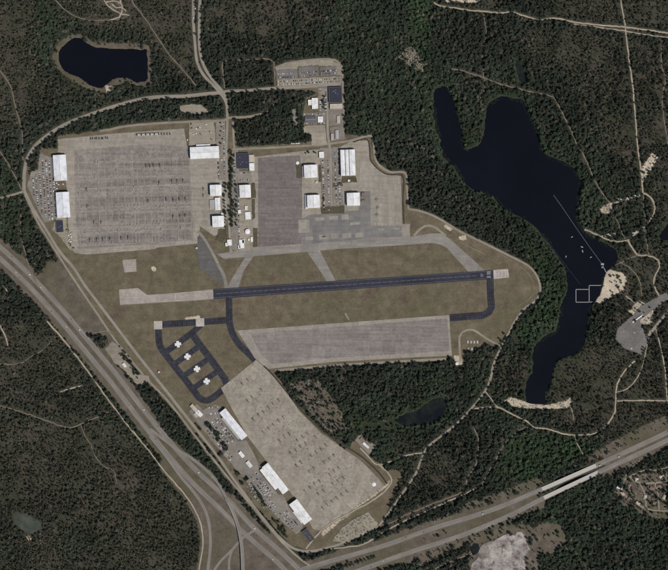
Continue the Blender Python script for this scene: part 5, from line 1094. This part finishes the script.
helicopter(324.3, 236.6, R(20), 'dark helicopter on a pale box of the blue-grey ramp', None)
# aeroplanes
mb = MB(); mb.loft([ringpts(6.2, .1, .1, 1.5), ringpts(5.2, .6, .6, 1.6), ringpts(3, .85, .95, 1.8), ringpts(-1.5, .85, .9, 1.8), ringpts(-6.8, .18, .25, 2.2)])
mb.loft([ringpts(3.4, .3, .3, 1.6), ringpts(3.0, .35, .35, 1.6), ringpts(0, .35, .35, 1.6)]); me_pf = mb.mesh('aeroplane', [M['plane']])
mb = MB()
for s_ in (-1, 1): mb.loft([[(1.8, s_ * .5, 1.3), (-.6, s_ * .5, 1.3), (-.6, s_ * .5, 1.55), (1.8, s_ * .5, 1.55)], [(1.0, s_ * 8.6, 1.7), (-.2, s_ * 8.6, 1.7), (-.2, s_ * 8.6, 1.8), (1.0, s_ * 8.6, 1.8)]])
for s_ in (-1, 1): mb.loft([ringpts(3.2, .1, .1, 1.6), ringpts(2.8, .4, .4, 1.6), ringpts(-.5, .35, .35, 1.6)]) ; mb.v[-24:] = [(a, b_ + s_ * 2.8, c) for a, b_, c in mb.v[-24:]]
me_pw = mb.mesh('wing', [M['plane']])
mb = MB(); mb.box(-6.9, -5.7, -2.8, 2.8, 3.9, 4.0); mb.loft([[(-5.2, -.1, 2.2), (-6.8, -.1, 2.2), (-6.8, .1, 2.2), (-5.2, .1, 2.2)], [(-6.0, -.06, 4.1), (-7.1, -.06, 4.1), (-7.1, .06, 4.1), (-6.0, .06, 4.1)]]); me_pt = mb.mesh('tail', [M['plane']])
mb = MB()
for p in ((3.6, 0), (0, -2.8), (0, 2.8)): mb.tube((p[0], p[1] - .12, .35), (p[0], p[1] + .12, .35), .35, .35, 8); mb.tube((p[0], p[1], .35), (p[0], p[1], 1.5), .08, .08, 5)
me_pg = mb.mesh('landing_gear', [M['rotor']])
for i, (x, y) in enumerate([(376.5,199.3), (377.4,207.4), (376.8,214.6)]):
    o = link('aeroplane', me_pf); o.location = W(x, y, .3); o.rotation_euler = (0, 0, R(178) + rn(.1)); tag(o, '%s grey aeroplane of three parked on the eastern apron' % ['upper', 'middle', 'lower'][i], 'aeroplane', 'aeroplanes on the eastern apron')
    link('wing', me_pw, o); link('tail', me_pt, o); link('landing_gear', me_pg, o)

# ------------------------------------------------------------------ cars and trucks
CARC = [('white', lin(225, 225, 222)), ('silver', lin(168, 170, 172)), ('black', lin(30, 30, 33)), ('grey', lin(92, 94, 98)), ('red', lin(120, 36, 32)), ('blue', lin(46, 62, 96)), ('tan', lin(150, 136, 112))]
M['tyre'] = plain('tyre_rubber', lin(30, 30, 30), .1, 2, .9)
car_me = []
ccol = bpy.data.collections.new('car_prototypes')
for nm, c in CARC:
    pm = plain('car_paint_' + nm, c, .04, 1, .3, .5)
    mb = MB(); mb.box(-2.3, 2.3, -.9, .9, .35, .95)
    mb.loft([[(-2.0, -.85, .95), (1.2, -.85, .95), (1.2, .85, .95), (-2.0, .85, .95)], [(-1.5, -.7, 1.45), (.4, -.7, 1.45), (.4, .7, 1.45), (-1.5, .7, 1.45)]])
    bm_ = mb.mesh('car', [pm])
    g = MB(); g.loft([[(-1.72, -.79, 1.02), (.98, -.79, 1.02), (.98, .79, 1.02), (-1.72, .79, 1.02)], [(-1.56, -.74, 1.38), (.58, -.74, 1.38), (.58, .74, 1.38), (-1.56, .74, 1.38)]]); g = g.mesh('cabin_glass', [M['glass']])
    w = MB()
    for xx in (-1.4, 1.4):
        for yy in (-.85, .85): w.tube((xx, yy - .1, .34), (xx, yy + .1, .34), .34, .34, 8)
    w = w.mesh('wheels', [M['tyre']]); car_me.append((nm, bm_, g, w)); o = bpy.data.objects.new('cp_%d' % len(car_me), bm_); ccol.objects.link(o)
spots = []
def car_row(p, q, lot, prob=.75, sp=.74):
    prob = min(.95, prob + .12 if prob > .3 else prob)
    p, q = np.array(p, float), np.array(q, float); L_ = np.hypot(*(q - p)); d = (q - p) / L_; hd = math.atan2(-d[1], d[0]) + math.pi / 2
    for k in range(int(L_ / sp)):
        if random.random() < prob: spots.append((p[0] + d[0] * (k + .5) * sp + rn(.08), p[1] + d[1] * (k + .5) * sp + rn(.08), hd + (math.pi if random.random() < .5 else 0) + rn(.06), lot))
for x, ya, yb in ((33, 178, 199), (36, 174, 206), (39.5, 172, 213), (42.5, 160, 217), (46, 160, 221), (49, 160, 221), (52.6, 160, 190), (54.6, 195, 217)): car_row((x, ya), (x + (yb - ya) * .06, yb), 'western hangar car park', .72)
for a, b_ in (((277, 74), (297, 73)), ((300, 73), (318, 71.5)), ((321, 71.5), (337, 70)), ((278, 77.5), (297, 76.8)), ((299, 76), (318, 75)), ((320, 74), (337, 73))): car_row(a, b_, 'grey car parks of the north compound', .5)
for a, b_ in (((278, 81.6), (340, 78.6)), ((278, 84.6), (310, 83.2)), ((312, 82.8), (341, 81.2))): car_row(a, b_, 'gravel lot of the north compound', .6)
for x in (320, 325.6): car_row((x, 89), (x + .4, 111), 'car park by the white L-shaped building', .7)
for a, b_ in (((304, 114.5), (325, 113.6)), ((305, 123.5), (325, 123))): car_row(a, b_, 'small car parks of the north compound', .6)
for x in (322.6, 327.8): car_row((x, 160), (x + 1.5, 211), 'car parks between the central hangars', .62)
for x in (334.6, 338.2): car_row((x, 150), (x + 2, 206), 'car parks between the central hangars', .62)
for x, ya, yb in ((218, 160, 178), (223.6, 123, 178), (234, 152, 182), (238.4, 200, 240)): car_row((x, ya), (x + .8, yb), 'streets of the northern hangar rows', .5)
car_row((240, 173), (250, 172.6), 'streets of the northern hangar rows', .7); car_row((240, 180), (250, 179.6), 'streets of the northern hangar rows', .7)
dS = np.array((.62, .785)); nS = np.array((-.785, .62))
for off in (3.2, 5.6, 9.5, 12.5): car_row(np.array((221, 418)) + nS * off - dS * 3, np.array((221, 418)) + nS * off + dS * 26, 'upper southern hangar car park', .68)
for off in (3.5, 6.5, 10, 13.5): car_row(np.array((259, 471)) + nS * off - dS * 2, np.array((259, 471)) + nS * off + dS * 27, 'middle southern hangar car park', .62)
for off in (3, 6, 9.5): car_row(np.array((288, 508)) + nS * off + dS * 1, np.array((288, 508)) + nS * off + dS * 20, 'lower southern hangar car park', .62)
for a, b_ in (((621, 334), (632, 322)), ((623, 345), (636, 331)), ((630, 350), (641, 338))): car_row(a, b_, 'grey car park east of the lake', .16)
for off in (16, 19): car_row(np.array((259, 471)) + nS * off + dS * 4, np.array((259, 471)) + nS * off + dS * 34, 'middle southern hangar car park', .45)
for off in (4, 8): car_row(np.array((262, 484)) + nS * off + dS * 14, np.array((262, 484)) + nS * off + dS * 40, 'lower southern hangar car park', .5)
car_row((206, 408), (218, 407), 'upper southern hangar car park', .5); car_row((210, 414), (219, 413), 'upper southern hangar car park', .6)
for off in (15.5, 18.5): car_row(np.array((221, 418)) + nS * off, np.array((221, 418)) + nS * off + dS * 40, 'upper southern hangar car park', .35)
random.shuffle(spots); N_CAR = 268
for nm_, H_, dirn, hw in (('diagonal highway', HWA, 0, 'north'), ('diagonal highway', HWB, math.pi, 'south'), ('southern highway', HEA, math.pi, 'upper'), ('southern highway', HEB, 0, 'lower')):
    C_ = catmull(H_)
    for t in sorted(random.sample(range(len(C_) // 6, len(C_) - 4), 8)):
        (xa, ya), (xb, yb) = C_[t], C_[t + 1]
        if 540 < xa < 600 or xa < 0 or xa > 668 or ya > 570: continue
        hd = math.atan2(ya - yb, xb - xa); off = random.choice((-.75, .75)); spots.insert(0, (xa - math.sin(hd) * off, ya - math.cos(hd) * off, hd + dirn, 'HW' + nm_)); N_CAR += 1
for (x, y, hd, lot) in spots[:N_CAR]:
    nm, bm_, g, w = random.choices(car_me, (24, 17, 22, 22, 6, 7, 6))[0]
    o = link('car', bm_); o.location = W(x, y, 1.0); o.rotation_euler = (0, 0, hd); tag(o, ('%s car driving on the %s' % (nm, lot[2:])) if lot.startswith('HW') else '%s car parked in the %s' % (nm, lot), 'car', '%s cars of the %s' % (nm, lot.replace('HW', ''))); link('cabin_glass', g, o); link('wheels', w, o)
rest = spots[N_CAR:]
if rest:
    g2 = ng.copy(); g2.name = 'parking'
    for n in g2.nodes:
        if n.bl_idname == 'GeometryNodeCollectionInfo': n.inputs['Collection'].default_value = ccol
    me = bpy.data.meshes.new('parked_cars'); n = len(rest); me.vertices.add(n)
    me.vertices.foreach_set('co', np.array([tuple(W(a, b_, 1.0)) for a, b_, _, _ in rest], np.float32).ravel())
    me.attributes.new('vi', 'INT', 'POINT').data.foreach_set('value', rng.choice(7, n, p=[.22, .16, .22, .22, .06, .06, .06]).astype(np.int32))
    rt = np.zeros((n, 3), np.float32); rt[:, 2] = [s_[2] for s_ in rest]; me.attributes.new('rot', 'FLOAT_VECTOR', 'POINT').data.foreach_set('vector', rt.ravel())
    me.attributes.new('scl', 'FLOAT_VECTOR', 'POINT').data.foreach_set('vector', np.ones((n, 3), np.float32).ravel())
    o = link('parked_cars', me); md = o.modifiers.new('parking', 'NODES'); md.node_group = g2; tag(o, 'the many other cars filling the hangar car parks', 'cars', None, 'stuff')
# trucks
mb = MB(); mb.box(1.9, 4.0, -1.15, 1.15, .7, 2.6); mb.box(-4.2, 1.7, -1.2, 1.2, .95, 1.15); mb.box(1.0, 1.9, -.5, .5, .6, 1.0); me_cab = mb.mesh('truck', [plain('truck_cab_paint', lin(108, 104, 88), .1, 1, .6)])
me_box = {}
for nm, c in (('white', lin(222, 220, 216)), ('olive', lin(74, 74, 58))):
    mb = MB(); mb.box(-4.2, 1.6, -1.25, 1.25, 1.16, 3.4); me_box[nm] = mb.mesh('cargo_box', [plain('cargo_' + nm, c, .08, .6, .7)])
mb = MB()
for xx in (3.0, -1.8, -3.2):
    for yy in (-1.0, 1.0): mb.tube((xx, yy - .2, .5), (xx, yy + .2, .5), .5, .5, 8)
me_tw = mb.mesh('wheels', [M['tyre']])
def truck(x, y, hd, c, label, group):
    o = link('truck', me_cab); o.location = W(x, y, .9); o.rotation_euler = (0, 0, hd); tag(o, label, 'truck', group); link('cargo_box', me_box[c], o); link('wheels', me_tw, o)
for x, y in ((54, 182), (56.5, 183), (54, 187), (56.8, 188.4), (53.6, 190.8), (59, 184.6), (63, 184)): truck(x, y, random.random() * 3, 'white', 'white box truck in the gap between the two western hangars', 'trucks between the western hangars')
for x in (161.8, 164.6, 167.4, 170.2): truck(x, 133.8, R(95), 'olive', 'olive truck in the row at the north edge of the big apron', 'trucks at the north apron edge')
for i in range(16): truck(137 + i * 1.45, 134.6 - i * .07, R(92), 'white' if i % 3 else 'olive', '%s truck in the long row at the top of the big apron' % ('white' if i % 3 else 'olive'), 'long truck row on the big apron')
for i in range(9): truck(91 + i * 2.1 + rn(.4), 138.6 - i * .1 + rn(.3), R(92), 'olive', 'olive truck on the northwestern rim of the big apron', 'trucks on the northwestern rim')
for i in range(11): truck(*(in_poly([(66,226),(69,226),(75,247),(72,250),(68,240)], 1)[0]), random.random() * 3, random.choice(('white', 'olive')), 'truck in the bare yard at the southwestern apron corner', 'trucks in the corner yard')
for i in range(12): truck(*(in_poly([(190,124),(213,122),(214,141),(196,143)], 1)[0]), random.random() * 3, 'white' if i % 2 else 'olive', '%s truck in the equipment yard north of the wide hangar' % ('white' if i % 2 else 'olive'), 'trucks in the equipment yard')
truck(187.4, 139.6, R(92), 'white', 'white truck on the narrow strip beside the wide hangar', None); truck(221.8, 159.6, R(92), 'white', 'lone white truck below the wide hangar', None)
for i, t in enumerate((.22, .35, .52, .66, .8)):
    C = catmull(HWA); x, y = C[int(t * len(C))]; truck(x + 1.0, y + .8, R(-47), 'white', 'white truck driving on the diagonal highway', 'trucks on the diagonal highway')
for x, y in ((600, 465.2), (619, 456.6), (483, 513.6)): truck(x, y, R(25), 'white', 'white truck driving on the southern highway', 'trucks on the southern highway')
for x, y in ((195.3, 8.5), (193.6, 17.5)): truck(x, y, R(90), 'white', 'white truck on the divided road at the top edge', 'trucks on the top-edge road')
# campers by the lake
M['camper'] = plain('camper_shell', lin(216, 212, 204), .06, .6, .6)
mb = MB(); mb.loft([[(-3.8, -1.2, .6), (3.4, -1.2, .6), (3.4, 1.2, .6), (-3.8, 1.2, .6)], [(-3.8, -1.2, 2.9), (3.8, -1.2, 2.7), (3.8, 1.2, 2.7), (-3.8, 1.2, 2.9)]]); mb.tube((3.4, 0, .6), (5.0, 0, .5), .1, .1, 5); mb.box(-.5, .5, -.4, .4, 2.82, 3.1)
me_cs = mb.mesh('camper', [M['camper']]); mb = MB()
for yy in (-1.1, 1.1): mb.tube((-.4, yy - .12, .4), (-.4, yy + .12, .4), .4, .4, 8)
me_cw = mb.mesh('wheels', [M['tyre']])
def camper(x, y, label, group):
    o = link('camper', me_cs); o.location = W(x, y, .02); o.rotation_euler = (0, 0, random.random() * 6.28); tag(o, label, 'camper', group); link('wheels', me_cw, o)
for i in range(15): camper(618 + i * 1.6 + rn(.5), 199.6 - i * .33 + rn(1.5), 'pale camper trailer along the upper edge of the camp loop', 'campers of the upper camp')
for i in range(9): camper(602.5 + (i % 5) * 1.5 + rn(.4), 233 + (i // 5) * 3 + rn(.8), 'pale camper trailer beside the lakeside camp lane', 'campers of the lakeside camp')
for i in range(6): camper(633 + i * 1.7, 233.5 - i * 1.1 + rn(.6), 'pale camper trailer on the lower arm of the camp loop', 'campers of the lower camp')
for i in range(16): p = in_poly([(642,166),(652,150),(660,156),(652,170),(644,186)], 1)[0]; camper(p[0], p[1], 'pale camper trailer beside the straight north-south sand road', 'campers by the straight sand road')

# ------------------------------------------------------------------ docks, booms and boats
M['dock'] = plain('weathered_dock', lin(150, 148, 146), .1, .5, .8); M['float'] = plain('float_line_grey', lin(108, 110, 118), .1, .5, .6); M['float_dim'] = plain('sunken_boom', lin(54, 58, 70), .1, .5, .6)
ZW = -1.0
def deck(e, p, q, w=2.2, nm='deck_section'):
    a, b_ = W(*p) - e.location, W(*q) - e.location; a.z = b_.z = 0; d = (b_ - a).normalized(); n = Vector((-d.y, d.x, 0)) * w / 2; Lq = (b_ - a).length; k = max(1, int(Lq / 6.5))
    for i in range(k):
        s0 = a + d * (Lq * i / k + .06); s1 = a + d * (Lq * (i + 1) / k - .06); mb = MB(); c0 = [s0 + n, s1 + n, s1 - n, s0 - n]
        mb.loft([[(v.x, v.y, .05) for v in c0[::-1]], [(v.x, v.y, .55) for v in c0[::-1]]]); mb.build(nm, M['dock'], e)
    for t in (a, b_):
        mb = MB(); mb.tube((t.x, t.y, -2), (t.x, t.y, 1.4), .16, .16, 6); mb.build('post', M['dock'], e)
e = empty('swimming_dock', W(576, 302, ZW)); tag(e, 'square floating swimming dock frame off the sandy beach', 'dock')
for p, q in (((576,289.4),(589,289.4)), ((589.2,289.2),(589.2,301.8)), ((589.2,302.2),(576,302.2)), ((576,302),(576,289.6)), ((589.4,285.4),(602,285.4)), ((589.2,289),(589.2,285.6)), ((589.6,302.2),(594,301.6))): deck(e, p, q)
e = empty('boat_dock', W(602, 266, ZW)); tag(e, 'pale boat dock and pier below the camp', 'dock')
deck(e, (606.5,273), (603,266), 2.2); deck(e, (601,264), (604,264.4), 7); deck(e, (601.6,267.4), (604,267), 5)
def boom(pts, label, mat, w=.8):
    o = empty('float_boom', W(pts[0][0], pts[0][1], ZW)); tag(o, label, 'float boom'); C = [W(*p) - W(*pts[0]) for p in catmull(pts, 4)] if len(pts) > 2 else None
    for i in range(len(C) - 1):
        mb = MB(); mb.tube(C[i] + (C[i + 1] - C[i]) * .02 + Vector((0, 0, .15)), C[i] + (C[i + 1] - C[i]) * .98 + Vector((0, 0, .15)), w, w, 6); mb.build('float_segment', mat, o)
boom([(553.5,195),(560,204),(577,229),(590,247.5),(602,264)], 'long pale floating boom slanting across the lake to the dock', M['float'], .75)
boom([(535,227),(548,242),(560,258),(570,271),(580,284)], 'dim floating boom along the western lake shore', M['float_dim'], .6)
M['hull'] = plain('boat_hull_white', lin(206, 206, 204), .05, .6, .4); M['boat_deck'] = plain('boat_deck_grey', lin(120, 122, 126), .1, .6, .7)
mb = MB(); mb.loft([[(-4, -1.1, .3), (-4, 1.1, .3), (-4, 1.3, 1.0), (-4, -1.3, 1.0)], [(1.5, -1.1, .2), (1.5, 1.1, .2), (1.5, 1.4, 1.1), (1.5, -1.4, 1.1)], [(4.6, -.08, .7), (4.6, .08, .7), (4.8, .12, 1.3), (4.8, -.12, 1.3)]]); me_h = mb.mesh('boat', [M['hull']])
mb = MB(); mb.box(-1.6, .8, -.9, .9, 1.02, 2.1); me_c = mb.mesh('cabin', [M['boat_deck']]); mb = MB(); mb.box(-4.5, -4.0, -.3, .3, .2, 1.5); me_m = mb.mesh('outboard_motor', [M['rotor']])
for i, (x, y, s_) in enumerate([(572,237,.8), (582,247,1.0), (582.6,251.3,1.0), (566,256.6,.8), (591,257.2,.8)]):
    o = link('boat', me_h); o.location = W(x, y, ZW - .1); o.rotation_euler = (0, 0, random.random() * 6); o.scale = (s_,) * 3
    tag(o, ['small pale boat, northernmost of five on the lake', 'upper white boat of the close pair on the lake', 'lower white boat of the close pair on the lake', 'small pale boat nearest the western lake shore', 'small pale boat nearest the boat dock'][i], 'boat', 'boats on the lake'); link('cabin', me_c, o); link('outboard_motor', me_m, o)
